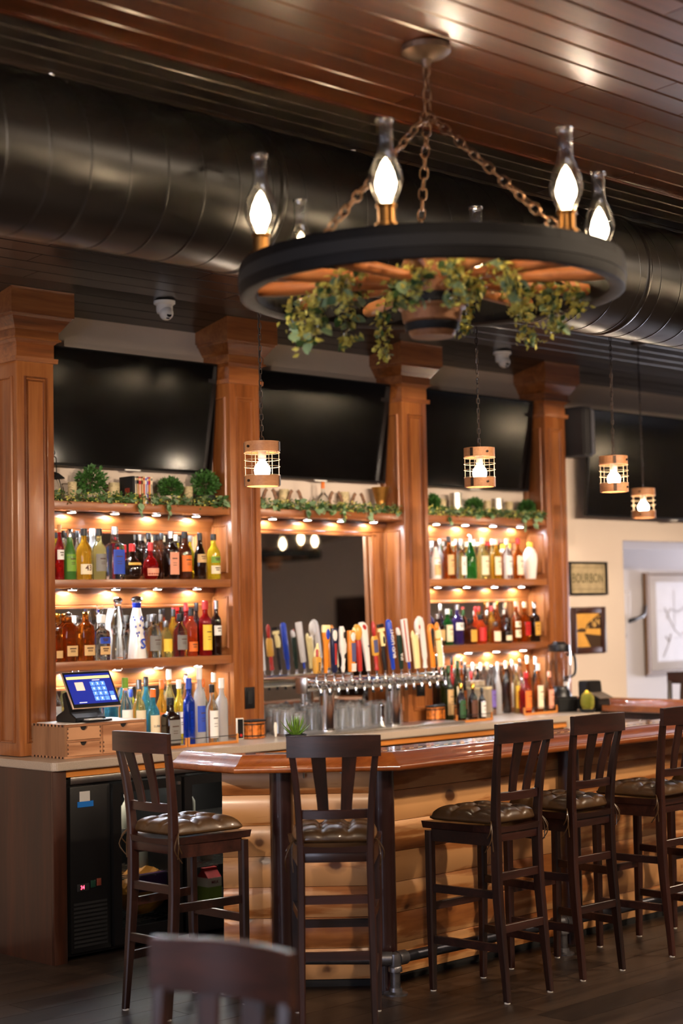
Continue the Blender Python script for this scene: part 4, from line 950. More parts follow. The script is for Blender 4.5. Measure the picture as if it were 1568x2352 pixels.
def bottle(x, y, z, H, Rr, ty, glass, cap, lab, label, group, txt=None, rot=0):
    prof, sq, cs = TY[ty]; P = [(r*Rr, h*H) for r, h in prof]
    t = thing('bottle', label, 'bottle', (x, y, z), rot, group)
    n = 20 if not sq else 24
    latheo('glass_body', P, GL[glass], t, n, sq, ang=50)
    rn = [r for r, h in prof if r > 0][-1]*Rr
    if ty in ('ball', 'hour', 'cone'):
        zb_ = .87*H; rb = Rr*(.44 if ty == 'ball' else .62)
        latheo('ball_stopper', [(0, zb_-.006), (rn*1.05, zb_-.004), (rn*1.05, zb_)]+[(rb*math.cos(a), zb_+rb*.55+rb*.62*math.sin(a)) for a in (-.9, -.5, 0, .5, 1.0, 1.4)]+[(0, zb_+rb*1.18)], capm(cap), t, 20)
        if ty == 'cone': latheo('neck_collar', [(rn*1.06, zb_-.08*H), (rn*1.12, zb_-.075*H), (rn*1.2, zb_)], plain('cobalt_glaze', rgb(24, 40, 140), .2, coat=.6), t, 20, cap=False)
    elif ty in ('short', 'taper', 'sqshort'):
        h0 = prof[-1][1]*H; latheo('stopper', [(0, h0-.004), (rn*1.08, h0-.004), (rn*1.2, h0+.004), (rn*1.2, H*.99), (0, H)], capm(cap) if cap != 'clear' else GL['clear'], t, 16, 3 if ty == 'sqshort' else 0)
    else:
        latheo('cap', [(rn*1.04, cs*H), (rn*1.14, cs*H+.001), (rn*1.14, H-.002), (rn*1.0, H), (0, H)], capm(cap), t, 16)
    if lab:
        k, col = lab[0], lab[1:]
        cols = col.split('+')
        for q, (a0, a1) in enumerate(LABSPEC[k]):
            c = cols[min(q, len(cols)-1)]; b = bmesh.new(); m_ = 14; rr = []
            hw = 1.05 if not sq else .74
            for i in range(m_+1):
                a = -PI/2-hw+2*hw*i/m_; cc, ss = math.cos(a), math.sin(a); kq = 1/((abs(cc)**(2+sq)+abs(ss)**(2+sq))**(1/(2+sq))) if sq else 1
                col_ = []
                for h in (a0, (a0+a1)/2, a1):
                    rad = rad_at(prof, h)*Rr+.0009
                    col_.append(b.verts.new((rad*kq*cc, rad*kq*ss, h*H)))
                rr.append(col_)
            sides(b, rr, False, False)
            for f in b.faces: f.smooth = True
            lo = finish(b, 'label', labm(c), t)
            if H > .2:
                zm = (a0+a1)/2*H; ink = plain('label_ink', rgb(70, 44, 30), .5); acc = labm('red' if c in ('white', 'cream', 'yellow') else 'gold')
                if txt and q == 0:
                    text(txt[0], txt[1], plain('txt_'+txt[2], CC[txt[2]], .5), t, (0, -Rr-.0016, zm+(a1-a0)*H*.1), bend=Rr if not sq else None)
                else:
                    b = bmesh.new()
                    for zz, hh, ww in ((zm+(a1-a0)*H*.22, .006, .45), (zm+(a1-a0)*H*.02, .003, .34), (zm-(a1-a0)*H*.08, .003, .34)):
                        rr = []
                        for i in range(7):
                            a = -PI/2-ww+2*ww*i/6; cc, ss = math.cos(a), math.sin(a); kq = 1/((abs(cc)**(2+sq)+abs(ss)**(2+sq))**(1/(2+sq))) if sq else 1
                            rad = rad_at(prof, zz/H)*Rr+.0014; rr.append([b.verts.new((rad*kq*cc, rad*kq*ss, zz-hh/2)), b.verts.new((rad*kq*cc, rad*kq*ss, zz+hh/2))])
                        sides(b, rr, False, False)
                    finish(b, 'label_print', ink, lo)
    return t
def rad_at(prof, h):
    for (r0, h0), (r1, h1) in zip(prof, prof[1:]):
        if h0 <= h <= h1 and h1 > h0: return r0+(r1-r0)*(h-h0)/(h1-h0)
    return prof[-1][0]
ORD = ['first', 'second', 'third', 'fourth', 'fifth', 'sixth', 'seventh', 'eighth', 'ninth', 'tenth', 'eleventh', 'twelfth', 'thirteenth', 'fourteenth', 'fifteenth', 'sixteenth', 'seventeenth', 'eighteenth', 'nineteenth', 'twentieth', 'twenty-first', 'twenty-second', 'twenty-third', 'twenty-fourth', 'twenty-fifth', 'twenty-sixth', 'twenty-seventh', 'twenty-eighth', 'twenty-ninth', 'thirtieth', 'thirty-first', 'thirty-second']
def shelf_of(rows, org, sc, ybase, zbase, Yf, Yb, where, group):
    """rows: (x, top, width, row F/B, type, glass, cap, label, words, text) in zoom coordinates"""
    rows = sorted(rows, key=lambda r: r[0]); used = []; order = sorted(range(len(rows)), key=lambda i: (rows[i][3] == 'B' or (not isinstance(rows[i][3], str) and rows[i][3] > 7.05), -rows[i][2]))
    for i in order:
        r = rows[i]
        x, top, w, rw, ty, gl, cap, lab, words = r[:9]; txt = r[9] if len(r) > 9 else None
        px = org[0]+x/sc; pt = org[1]+top/sc
        Y = {'F': Yf, 'B': Yb, 'M': (Yf+Yb)/2}[rw] if isinstance(rw, str) else rw
        base = atY(px, ybase, Y); topz = atY(px, pt, Y).z
        z = zbase; dep = (base-CAM).dot(camz*-1) if False else abs(Vector(base-CAM).dot(row(2)*0+Vector((ex[2], ey[2], ez[2]))))
        Rr = w/sc/FPX*dep/2; X = atY(px, pt*.5+ybase*.5, Y).x
        H = topz-z
        if Y+Rr > 7.248 and Y > 7.0: Y = 7.248-Rr
        best = None                                                     # keep neighbours apart, sliding along the sight line
        for dy in (0, .008, -.008, .016, -.016, .026, -.026, .038, .05, -.038, .065, -.05):
            y_ = Y+dy
            if zbase > 1 and (y_-Rr < 7.096 or y_+Rr > 7.249): continue
            if zbase < 1 and y_+Rr > 7.249: continue
            x_ = X+dy*ray(px, ybase).x/ray(px, ybase).y
            cl_ = min([math.hypot(x_-ux, y_-uy)-ur-.0008 for ux, uy, ur in used]+[Rr])
            if best is None or cl_ > best[0]+1e-6: best = (cl_, x_, y_)
            if cl_ >= Rr: break
        if best: Rr = max(.014, min(Rr, best[0])); X, Y = best[1], best[2]
        used.append((X, Y, Rr))
        bottle(X, Y, z+.0005, H, Rr, ty, gl, cap, lab, '%s, %s from left, %s' % (words, ORD[i], where), group, txt)
G = 'liquor bottles on the back bar'
L1 = [(382, 575, 60, 'F', 'std', 'red', 'cork', 'uwhite', 'red bottle'), (410, 615, 50, 'B', 'std', 'clear', 'black', '', 'clear bottle with dark cap'),
 (448, 605, 84, 'F', 'slope', 'fgreen', 'silver', 'spale'.replace('pale', 'green'), 'frosted green bottle'), (496, 613, 60, 'B', 'std', 'clear', 'black', '', 'clear bottle with black neck'),
 (540, 600, 102, 'F', 'std', 'gold', 'black', 'lcream', 'golden liqueur bottle marked 43', ('43', .04, 'brown')), (594, 600, 80, 'B', 'square', 'frost', 'white', '', 'frosted pale bottle'),
 (637, 600, 92, 'F', 'std', 'pale', 'black', 'sgrey', 'pale bottle with dark label'), (737, 587, 104, 'F', 'square', 'clear', 'silver', 'hblue', 'clear square-shouldered bottle with blue label'),
 (850, 697, 126, 'F', 'round', 'dark', 'red', 'bgold', 'squat round dark bottle with gold band'), (955, 628, 76, 'B', 'std', 'dark', 'black', '', 'tall black bottle'),
 (968, 690, 106, 'F', 'round', 'red', 'red', 'lpink', 'squat dark red bottle with red neck'), (1038, 630, 70, 'B', 'std', 'brown', 'black', '', 'brown bottle'),
 (1098, 618, 84, 'F', 'square', 'dark', 'silver', 'hpink', 'dark bottle with floral label'), (1130, 640, 56, 'B', 'std', 'dark', 'cream', '', 'dark bottle with pale cap'),
 (1187, 620, 92, 'F', 'std', 'brown', 'black', 'sorange', 'brown bottle with orange label'), (1222, 645, 56, 'B', 'std', 'yellow', 'grey', '', 'yellow-green bottle'),
 (1285, 628, 84, 'F', 'slope', 'dark', 'black', 'utan', 'black bottle with tan emblem'), (1373, 635, 86, 'F', 'std', 'yellow', 'black', 'dcream+green', 'yellow bottle with white and green label')]
shelf_of(L1, (0, 1000), 2.8, 1330, z_at(1), 7.137, 7.21, 'second shelf, left bay', G)
L2 = [(368, 270, 60, 'F', 'ball', 'amber', 'silver', 'ltan', 'amber bottle'), (410, 172, 80, 'B', 'ball', 'amber', 'gold', '', 'amber bottle with gold stopper'), (440, 168, 100, 'F', 'ball', 'amber', 'silver', 'ltan', 'amber bottle with silver ball stopper'),
 (510, 205, 80, 'B', 'sqshort', 'clear', 'clear', '', 'clear decanter'), (550, 165, 100, 'F', 'ball', 'amber', 'gold', 'ltan', 'amber bottle with gold ball stopper'),
 (642, 135, 86, 'B', 'taper', 'clear', 'clear', '', 'tapering clear bottle with ribbed stopper'), (652, 200, 92, 'F', 'sqshort', 'clear', 'white', 'dtan+blue', 'clear decanter with blue and tan labels'),
 (758, 72, 104, 'F', 'hour', 'clear', 'silver', '', 'clear hourglass bottle with silver ball stopper'), (832, 290, 70, 'B', 'short', 'clear', 'clear', '', 'short clear bottle'), (880, 72, 124, 'F', 'cone', 'white', 'silver', '', 'white ceramic bottle painted blue, silver ball stopper'),
 (948, 243, 60, 'B', 'short', 'clear', 'silver', '', 'short clear bottle with silver stopper'), (985, 198, 104, 'F', 'short', 'clear', 'silver', 'sgrey', 'wide clear bottle with etched label'), (1036, 198, 70, 'B', 'short', 'clear', 'silver', '', 'clear bottle with glass stopper'),
 (1068, 240, 78, 'F', 'short', 'pale', 'silver', 'syellow', 'pale yellow bottle with yellow label'), (1115, 165, 60, 'B', 'tall', 'gold', 'black', '', 'tall golden bottle'), (1158, 195, 92, 'F', 'short', 'clear', 'black', 'sgrey', 'clear bottle with red band'),
 (1196, 125, 60, 'B', 'tall', 'red', 'red', '', 'tall red bottle'), (1230, 160, 78, 'F', 'tall', 'orange', 'black', 'lorange', 'orange tequila bottle'), (1264, 125, 60, 'B', 'tall', 'dark', 'black', '', 'tall dark bottle'),
 (1320, 112, 84, 'F', 'tall', 'red', 'red', 'hyellow', 'dark red bottle with yellow label'), (1390, 110, 68, 'F', 'tall', 'dark', 'silver', 'uwhite', 'slim black bottle with white emblem')]
shelf_of(L2, (0, 1340), 2.8, 1510, z_at(2), 7.137, 7.21, 'third shelf, left bay', G)
a = [o for o in bpy.data.objects if o.get('label', '').startswith('white ceramic bottle')][0]
text('S', .075, plain('txt_blue', CC['blue'], .5), a, (0, -.0535, .075))
b = bmesh.new()
for k in range(16):
    an = -PI/2+(k/15-.5)*2.2; zz = .17+.05*math.cos(k*.8)
    box(b, -.004, .004, -.001, .001, -.006, .006, Matrix.Translation((.040*math.cos(an), .040*math.sin(an), zz)) @ Matrix.Rotation(an+PI/2, 4, 'Z'))
finish(b, 'painted_vine', plain('cobalt_paint', rgb(50, 70, 160), .3), a)
L3 = [(630, 640, 60, 7.18, 'std', 'clear', 'lblue', '', 'clear bottle with pale blue cap'), (712, 635, 84, 7.12, 'std', 'teal', 'silver', 'lyellow', 'light blue gin bottle with silver cap'), (805, 607, 96, 6.95, 'std', 'clear', 'green', 'hwhite', 'clear rum bottle with green cap', ('BACARDI', .019, 'black')),
 (842, 680, 60, 7.16, 'std', 'clear', 'blue', '', 'clear bottle with blue cap'), (893, 618, 88, 6.93, 'std', 'pale', 'silver', 'hcream', 'pale bottle with cream label', ('LUNA', .016, 'grey')), (940, 600, 76, 7.16, 'std', 'teal', 'black', '', 'light blue bottle with black cap'),
 (985, 680, 86, 6.93, 'std', 'teal', 'orange', 'hcream', 'pale blue bottle with orange neck', ('LUNA', .016, 'grey')), (1040, 620, 76, 7.06, 'std', 'gold', 'orange', 'sorange', 'golden orange bottle'), (1088, 552, 78, 7.16, 'std', 'pale', 'white', '', 'tall pale yellow bottle'), (1096, 735, 104, 6.87, 'square', 'dark', 'black', 'hgrey', 'square black bottle with grey letters'),
 (1152, 620, 74, 7.05, 'std', 'yellow', 'white', 'swhite', 'yellow liqueur bottle'), (1197, 580, 74, 7.17, 'std', 'clear', 'silver', '', 'tall clear bottle'), (1215, 610, 78, 6.90, 'tall', 'blue', 'blue', '', 'cobalt blue bottle'),
 (1283, 540, 76, 6.93, 'tall', 'frost', 'white', 'sblue', 'tall frosted bottle with blue label'), (1305, 612, 66, 7.10, 'std', 'clear', 'orange', '', 'clear bottle with orange cap'), (1363, 650, 80, 6.90, 'std', 'clear', 'black', 'hwhite', 'clear bottle with white label'), (1376, 575, 66, 7.12, 'std', 'pale', 'white', '', 'pale bottle with white neck'), (1425, 610, 78, 6.93, 'tall', 'frost', 'white', '', 'tall frosted vodka bottle')]
shelf_of(L3, (0, 1340), 2.8, 1690, .953, 6.9, 7.1, 'on the counter, left bay', G)
R1 = [(112, 560, 60, 'B', 'std', 'clear', 'silver', '', 'clear bottle by the column'), (166, 510, 98, 'F', 'slope', 'white', 'brown', 'htan', 'cream liqueur bottle with brown cap'), (206, 490, 60, 'B', 'std', 'frost', 'white', '', 'pale bottle with white cap'), (250, 560, 60, 'B', 'std', 'orange', 'silver', '', 'orange-red bottle'),
 (292, 460, 98, 'F', 'std', 'amber', 'black', 'htan', 'amber bottle with arched tan label'), (358, 490, 56, 'B', 'std', 'amber', 'white', '', 'amber bottle with white neck'), (408, 488, 78, 'F', 'square', 'clear', 'white', 'hwhite', 'clear bottle with white label', ('C', .03, 'black')),
 (497, 450, 114, 'F', 'slope', 'green', 'silver', '', 'bright green ribbed bottle'), (530, 500, 56, 'B', 'std', 'pale', 'white', '', 'pale bottle'), (615, 480, 108, 'F', 'std', 'pale', 'cream', 'hcream', 'pale yellow bottle with cream label'), (700, 492, 56, 'B', 'std', 'pale', 'white', '', 'pale bottle with white cap'),
 (738, 492, 100, 'F', 'std', 'gold', 'cream', 'hcream', 'golden bottle with cream label'), (760, 488, 48, 'B', 'std', 'dark', 'red', '', 'dark bottle with red cap'), (842, 485, 96, 'F', 'std', 'clear', 'cream', 'hwhite', 'clear bottle with white label and red dot'), (868, 530, 56, 'B', 'std', 'white', 'yellow', '', 'white bottle with yellow cap'),
 (905, 600, 50, 'B', 'std', 'orange', 'cork', '', 'orange bottle'), (948, 480, 96, 'F', 'std', 'amber', 'red', 'hcream', 'amber bottle with red cap'), (1062, 520, 138, 'F', 'amph', 'white', 'yellow', '', 'white oval bottle with yellow cap')]
shelf_of(R1, (960, 1120), 4.126, 1333, z_at(1), 7.137, 7.21, 'second shelf, right bay', G)
R2 = [(158, 180, 100, 'F', 'square', 'dark', 'silver', 'stan', 'dark square bottle with diamond label'), (182, 100, 56, 'B', 'std', 'clear', 'white', '', 'clear bottle with tall neck'), (242, 140, 84, 'F', 'std', 'green', 'white', 'hcream', 'green gin bottle with white cap'), (322, 100, 100, 'F', 'std', 'purple', 'silver', 'uwhite', 'purple bottle with slanted label'),
 (370, 140, 52, 'B', 'short', 'dark', 'dgreen', '', 'dark bottle with green stopper'), (427, 215, 86, 'F', 'sqshort', 'brown', 'black', 'hgold', 'square brown bottle with gold label'), (470, 120, 56, 'B', 'std', 'orange', 'red', '', 'orange bottle with red cap'), (512, 185, 92, 'F', 'short', 'orange', 'black', 'hred', 'orange-red bottle with red label'),
 (562, 150, 52, 'B', 'std', 'clear', 'white', '', 'clear bottle with white cap'), (600, 115, 56, 'B', 'std', 'gold', 'red', '', 'golden bottle with red cap'), (632, 245, 90, 'F', 'short', 'amber', 'silver', 'hcream', 'short amber bottle with cream label'), (650, 75, 50, 'B', 'std', 'amber', 'gold', '', 'tall amber bottle with gold cap'), (702, 145, 50, 'B', 'std', 'brown', 'white', '', 'brown bottle with white cap'),
 (728, 215, 78, 'F', 'slope', 'dark', 'black', 'lcream', 'dark brown bottle with small label'), (718, 85, 50, 7.2, 'std', 'clear', 'cork', '', 'clear bottle with cork'), (803, 72, 74, 'F', 'std', 'amber', 'pink', 'dcream', 'amber whisky bottle with white labels'), (872, 80, 74, 'F', 'square', 'amber', 'cream', 'sred', 'amber bottle with slanted red label'), (952, 85, 74, 'F', 'square', 'dark', 'silver', 'sgold', 'black bottle with slanted gold label')]
shelf_of(R2, (960, 1360), 3.5636, 1478, z_at(2), 7.137, 7.21, 'third shelf, right bay', G)
R3 = [(150, 520, 66, 7.14, 'std', 'dark', 'black', '', 'dark bottle'), (207, 520, 60, 7.16, 'std', 'olive', 'white', '', 'olive bottle with white cap'), (250, 600, 78, 7.0, 'std', 'olive', 'dgreen', 'htan', 'dark green bottle with tan label'), (278, 525, 54, 7.17, 'std', 'red', 'black', '', 'red-brown bottle with black cap'),
 (326, 560, 76, 7.02, 'std', 'olive', 'dgreen', 'hcream', 'dark green bottle with cream label'), (358, 535, 52, 7.17, 'std', 'amber', 'silver', '', 'amber bottle with silver cap'), (385, 585, 60, 7.10, 'std', 'dark', 'black', 'sorange', 'dark bottle with orange label'), (436, 650, 60, 7.10, 'std', 'orange', 'red', 'sorange', 'orange bottle with red cap'), (450, 578, 50, 7.18, 'std', 'clear', 'white', '', 'clear bottle'), (490, 660, 56, 7.08, 'std', 'brown', 'black', '', 'small brown bottle'),
 (515, 578, 54, 7.18, 'std', 'clear', 'white', '', 'clear bottle with pale top'), (568, 575, 56, 7.18, 'std', 'clear', 'cream', '', 'clear bottle with cream cap'), (600, 600, 74, 7.10, 'short', 'clear', 'silver', 'spurple', 'clear bottle with purple label'), (652, 570, 62, 7.12, 'slope', 'frost', 'white', '', 'tall white frosted bottle'), (722, 565, 66, 7.14, 'std', 'dark', 'cream', '', 'dark bottle with cream cap'),
 (772, 552, 52, 7.15, 'tall', 'clear', 'silver', 'hwhite', 'slim clear bottle'), (806, 590, 54, 7.08, 'tall', 'pale', 'silver', 'hyellow', 'slim bottle with yellow label'), (836, 545, 50, 7.18, 'std', 'clear', 'silver', '', 'clear bottle with silver cap'), (898, 522, 66, 7.16, 'std', 'amber', 'cream', '', 'amber bottle with cream neck'), (965, 530, 62, 7.14, 'std', 'dark', 'white', 'scream', 'dark bottle with white cap'),
 (350, 745, 80, 6.845, 'std', 'dark', 'gold', 'hdgreen', 'dark bottle with arched green label'), (447, 748, 80, 6.845, 'std', 'dark', 'gold', 'hbrown', 'dark bottle with arched brown label'), (522, 780, 62, 6.845, 'std', 'dark', 'black', 'hwhite', 'small dark bottle with white label'),
 (885, 655, 84, 6.94, 'std', 'red', 'red', 'horange', 'red bottle with orange flame label'), (985, 585, 80, 6.94, 'std', 'amber', 'white', 'hcream', 'amber bottle with cream label'), (1075, 650, 72, 6.94, 'std', 'amber', 'pink', 'hpink', 'amber bottle with pink label'), (850, 700, 44, 7.04, 'std', 'red', 'silver', '', 'slim red bottle')]
shelf_of(R3, (960, 1360), 3.5636, 1640, .953, 6.9, 7.1, 'on the counter, right bay', G)
# racks under the counter bottles
def rack(label, x0, x1, y0, y1, h=.05):
    t = thing('bottle_rack', label, 'rack', (x0, y0, .9525), 0, 'wooden bottle racks on the counter')
    w, d = x1-x0, y1-y0
    for s, nm in ((0, 'end'), (w-.01, 'end')): boxo(nm, s, s+.01, 0, d, 0, h, M_honey, t, bev=.002)
    boxo('front_slat', .011, w-.011, 0, .007, 0, .014, M_honey, t); tubeo('front_rod', [(.005, .004, h*.85), (w-.005, .004, h*.85)], .0022, M_matte, t, 6)
    return t
for lab_, pa, pb, y0 in (('wooden rack with metal rod, left of two at the left bay', 382, 430, 6.82), ('wooden rack with metal rod, right of two at the left bay', 433, 548, 6.82), ('dark wooden rack holding three dark bottles beside the bark container', 1050, 1133, 6.79), ('wooden rack holding the red and amber bottles beside the blender', 1206, 1282, 6.88)):
    rack(lab_, atY(pa, 1690, y0).x, atY(pb, 1690, y0).x, y0, y0+.012+.0)
# ================================================================== TAP TOWER
tt = thing('beer_tower', 'long chrome beer tower with sixteen faucets on two columns', 'beer tower', (0, 6.88, 0))
zT = 1.232
tubeo('header', [(6.44, 0, zT), (7.55, 0, zT)], .038, M_chrome, tt, 24)
boxo('end_flange', 6.425, 6.437, -.045, .045, zT-.045, zT+.045, M_steel, tt, bev=.002)
for x in (6.625, 7.17):
    latheo('column', [(.055, .9665), (.055, .976), (.044, .980), (.044, zT-.02)], M_chrome, tt, 28, loc=(x, 0, 0))
fx = [6.475+.0690*i for i in range(16)]
for x in fx:
    f = bpy.data.objects.new('faucet', None); COL.objects.link(f); f.parent = tt; f.location = (x, -.036, zT)
    b = bmesh.new()
    lathe(b, [(0, 0), (.018, 0), (.018, .008), (.013, .012), (.013, .032), (.017, .036), (.017, .05), (0, .052)], 14, M=Matrix.Rotation(R(90), 4, 'X'))
    tube(b, [(0, -.045, 0), (0, -.06, -.004), (0, -.072, -.022), (0, -.076, -.045)], [.011, .0105, .009, .007], 12)
    lathe(b, [(0, .0), (.009, .002), (.011, .012), (.007, .02), (.006, .034), (.009, .036), (.009, .046), (0, .048)], 12, cx=0, cy=-.042)
    bmesh.ops.recalc_face_normals(b, faces=b.faces[:]); autosmooth(b, 45); finish(b, 'valve', M_chrome, f)
    latheo('spout_cap', [(0, -.058), (.0095, -.056), (.0095, -.042), (0, -.04)], M_matte, f, 12, loc=(0, -.076, 0))
def loft(bm, secs, n=14, sq=1.0):
    """secs: (z, halfwidth, halfdepth, x offset)"""
    rr = []
    for z, w, d, ox in secs:
        ring = []
        for k in range(n):
            a = 2*PI*k/n; c, s = math.cos(a), math.sin(a); q = 1/((abs(c)**(2+sq)+abs(s)**(2+sq))**(1/(2+sq)))
            ring.append(bm.verts.new((ox+w*c*q, d*s*q, z)))
        rr.append(ring)
    sides(bm, rr); bmesh.ops.recalc_face_normals(bm, faces=bm.faces[:]); autosmooth(bm, 45)
def tapc(n_, c, r=.35): return plain('tap_'+n_, c, r, coat=.4)
T_or, T_cr, T_nv, T_wh, T_rd, T_gd, T_bl, T_bk, T_gn, T_pu = [tapc(*a) for a in (('orange', rgb(225, 130, 30)), ('cream', rgb(232, 210, 150)), ('navy', rgb(22, 28, 62)), ('white', rgb(222, 212, 204)), ('red', rgb(170, 40, 32)), ('gold', rgb(205, 150, 60)), ('blue', rgb(28, 60, 170)), ('black', rgb(28, 24, 22)), ('green', rgb(24, 46, 34)), ('violet', rgb(84, 84, 120)))]
def handle(i, label, H, tilt, parts, texts=()):
    x = fx[i]; h0 = zT+.048
    t = thing('tap_handle', label, 'tap handle', (x, 6.88-.078, h0), 0, 'beer tap handles'); t.rotation_euler = (0, R(tilt), 0)
    latheo('ferrule', [(0, 0), (.006, 0), (.007, .02), (0, .021)], M_chrome, t, 10)
    for nm, secs, m, sq in parts:
        b = bmesh.new(); loft(b, [(z*H+.018, w, d, ox) for z, w, d, ox in secs], 14, sq); finish(b, nm, m, t)
    for s, size, m, x_, z_, y_, rr in texts: text(s, size, m, t, (x_, y_, z_*H), rot=rr)
    return t
up = (R(90), R(-90), 0)
S0 = lambda a, w, d: [(a, w*.6, d*.6, 0), (a+.02, w, d, 0)]
handle(0, 'short tap handle with a yellow cask and bottle figure, leftmost', .17, 2, [('cask', [(0, .018, .016, 0), (.05, .022, .018, 0), (.5, .024, .02, 0), (.55, .02, .016, 0)], T_gd, 3), ('figure', [(.55, .02, .014, 0), (.65, .024, .014, 0), (.8, .016, .012, 0), (.9, .008, .008, .002), (1, .006, .006, .003)], T_cr, 0), ('red_bottle', [(.55, .008, .008, -.01), (.75, .008, .008, -.01), (.8, .004, .004, -.01)], T_rd, 0)], [('Coors', .026, T_nv, .0, .28, -.021, up)])
handle(1, 'orange paddle tap handle with cream top and blue badge', .27, 2, [('paddle', [(0, .009, .008, 0), (.1, .011, .009, 0), (.6, .016, .012, 0), (.78, .026, .014, 0), (.84, .029, .014, 0)], T_or, 2), ('crown', [(.841, .029, .014, 0), (.98, .030, .014, 0), (1, .028, .012, 0)], T_cr, 3), ('badge', [(.70, .006, .003, .004), (.76, .015, .004, .004), (.82, .017, .004, .004), (.88, .014, .004, .004), (.92, .005, .003, .004)], T_bl, 0)])
for o in tree(bpy.data.objects['tap_handle.001'])[1:]:
    if o.name.startswith('badge'): o.location = (0, -.013, 0)
handle(2, 'navy board tap handle with white oval and red lettering', .25, 0, [('board', [(0, .010, .008, 0), (.05, .018, .011, 0), (.97, .024, .012, 0), (1, .022, .01, 0)], T_nv, 4), ('oval', [(.72, .006, .002, 0), (.78, .016, .003, 0), (.86, .018, .003, 0), (.93, .014, .003, 0), (.96, .005, .002, 0)], T_wh, 0), ('red_strip', [(.18, .007, .002, .003), (.66, .008, .002, .003)], T_rd, 4)])
handle(3, 'white skeletal figure tap handle with black spots', .26, 0, [('leg', [(0, .008, .008, 0), (.1, .016, .01, 0), (.16, .010, .01, .002), (.3, .014, .01, .006), (.42, .020, .012, .002)], T_wh, 0), ('torso', [(.42, .022, .012, .002), (.6, .026, .014, 0), (.75, .02, .012, -.004), (.9, .022, .012, -.004), (1, .012, .01, -.006)], T_wh, 1), ('black_patch', [(.3, .005, .003, .008), (.36, .009, .003, .008), (.4, .004, .003, .008)], T_bk, 0), ('black_patch', [(.74, .006, .003, .004), (.82, .01, .003, .004), (.88, .005, .003, .004)], T_bk, 0)])
handle(4, 'orange-sided board tap handle with violet face and white disc', .235, 0, [('board', [(0, .02, .014, 0), (.5, .024, .014, -.001), (.97, .026, .014, 0), (1, .024, .012, 0)], T_or, 4), ('face', [(.24, .015, .003, .006), (.70, .018, .003, .006)], T_pu, 5), ('disc', [(.74, .006, .003, .004), (.8, .016, .004, .004), (.88, .018, .004, .004), (.95, .007, .003, .004)], T_wh, 0), ('foot', [(.01, .017, .003, .005), (.2, .018, .003, .006)], T_wh, 5)])
handle(5, 'red tapered tap handle topped by a golden lion head', .27, -4, [('shaft', [(0, .011, .011, 0), (.04, .013, .012, 0), (.6, .019, .016, 0), (.66, .016, .014, 0)], T_rd, 1), ('lion_head', [(.665, .014, .012, 0), (.72, .026, .02, 0), (.82, .030, .024, .002), (.92, .028, .022, 0), (.98, .018, .014, -.003), (1, .008, .008, -.004)], T_gd, 0), ('mane_tip', [(.78, .008, .010, -.026), (.88, .012, .012, -.028), (.94, .006, .006, -.026)], T_cr, 0)])
handle(6, 'wide white tapered tap handle with slanted oval top', .285, -7, [('blade', [(0, .013, .010, 0), (.3, .019, .012, 0), (.7, .027, .014, -.003), (.9, .033, .015, -.008), (.97, .026, .013, -.014), (1, .014, .009, -.02)], T_wh, 1), ('top_inset', [(.84, .006, .003, -.004), (.88, .014, .004, -.006), (.92, .013, .004, -.011), (.95, .005, .003, -.014)], T_rd, 0)], [('IIII', .016, T_nv, .012, .56, -.0145, (R(90), 0, 0))])
handle(7, 'red tap handle with framed blue picture and red post top', .285, -5, [('baluster', [(0, .013, .012, 0), (.03, .016, .014, 0), (.08, .010, .01, 0), (.2, .014, .012, 0), (.30, .012, .01, 0)], T_rd, 0), ('frame', [(.30, .018, .008, 0), (.32, .026, .009, 0), (.64, .026, .009, 0), (.70, .018, .008, 0)], T_gd, 3), ('picture', [(.36, .017, .003, 0), (.62, .017, .003, 0)], T_pu, 5), ('post', [(.70, .009, .009, 0), (.76, .012, .012, 0), (.92, .013, .013, 0), (1, .006, .006, 0)], T_rd, 0)])
handle(8, 'black carved tap handle with white scroll and cream signs', .28, -6, [('carved_shaft', [(0, .009, .008, 0), (.1, .011, .009, 0), (.3, .014, .011, -.002), (.42, .010, .009, -.002), (.5, .014, .01, 0)], T_bk, 0), ('scroll', [(.50, .016, .01, .004), (.6, .020, .012, .006), (.72, .018, .012, .002), (.8, .010, .01, -.004)], T_cr, 0), ('sign', [(.80, .026, .007, -.004), (.87, .028, .007, -.002)], T_cr, 5), ('sign', [(.89, .028, .007, -.006), (.96, .026, .007, -.008)], T_bk, 5), ('scroll_core', [(.55, .006, .004, .004), (.64, .009, .004, .004), (.7, .005, .004, .003)], T_bk, 0)])
handle(9, 'blue cylinder tap handle with raised white letters', .295, -7, [('shaft', [(0, .010, .010, 0), (.03, .012, .012, 0), (.2, .013, .013, 0), (.22, .018, .016, 0), (.93, .020, .018, 0), (.98, .015, .013, 0), (1, .006, .006, 0)], T_bl, 0)], [('BUD LIGHT', .034, T_wh, .004, .58, -.0185, up)])
handle(10, 'dark green tap handle with white letters and red-topped figure', .25, -5, [('shaft', [(0, .008, .008, 0), (.06, .012, .01, 0), (.7, .017, .012, 0), (.8, .014, .012, 0)], T_gn, 2), ('figure', [(.8, .010, .01, 0), (.86, .016, .012, -.002), (.94, .012, .01, -.006), (.98, .007, .007, -.008)], T_wh, 0), ('red_cap', [(.96, .008, .008, .004), (1, .004, .004, .004)], T_rd, 0)], [('IPA', .030, T_wh, .002, .36, -.0125, up)])
handle(11, 'white board tap handle with dark red stripe and blue foot', .295, -8, [('foot', [(0, .007, .007, 0), (.14, .008, .008, 0)], T_bl, 0), ('board', [(.14, .017, .010, 0), (.98, .024, .011, 0), (1, .023, .010, 0)], T_wh, 5), ('stripe', [(.15, .004, .002, -.008), (.99, .005, .002, -.010)], T_rd, 5)])
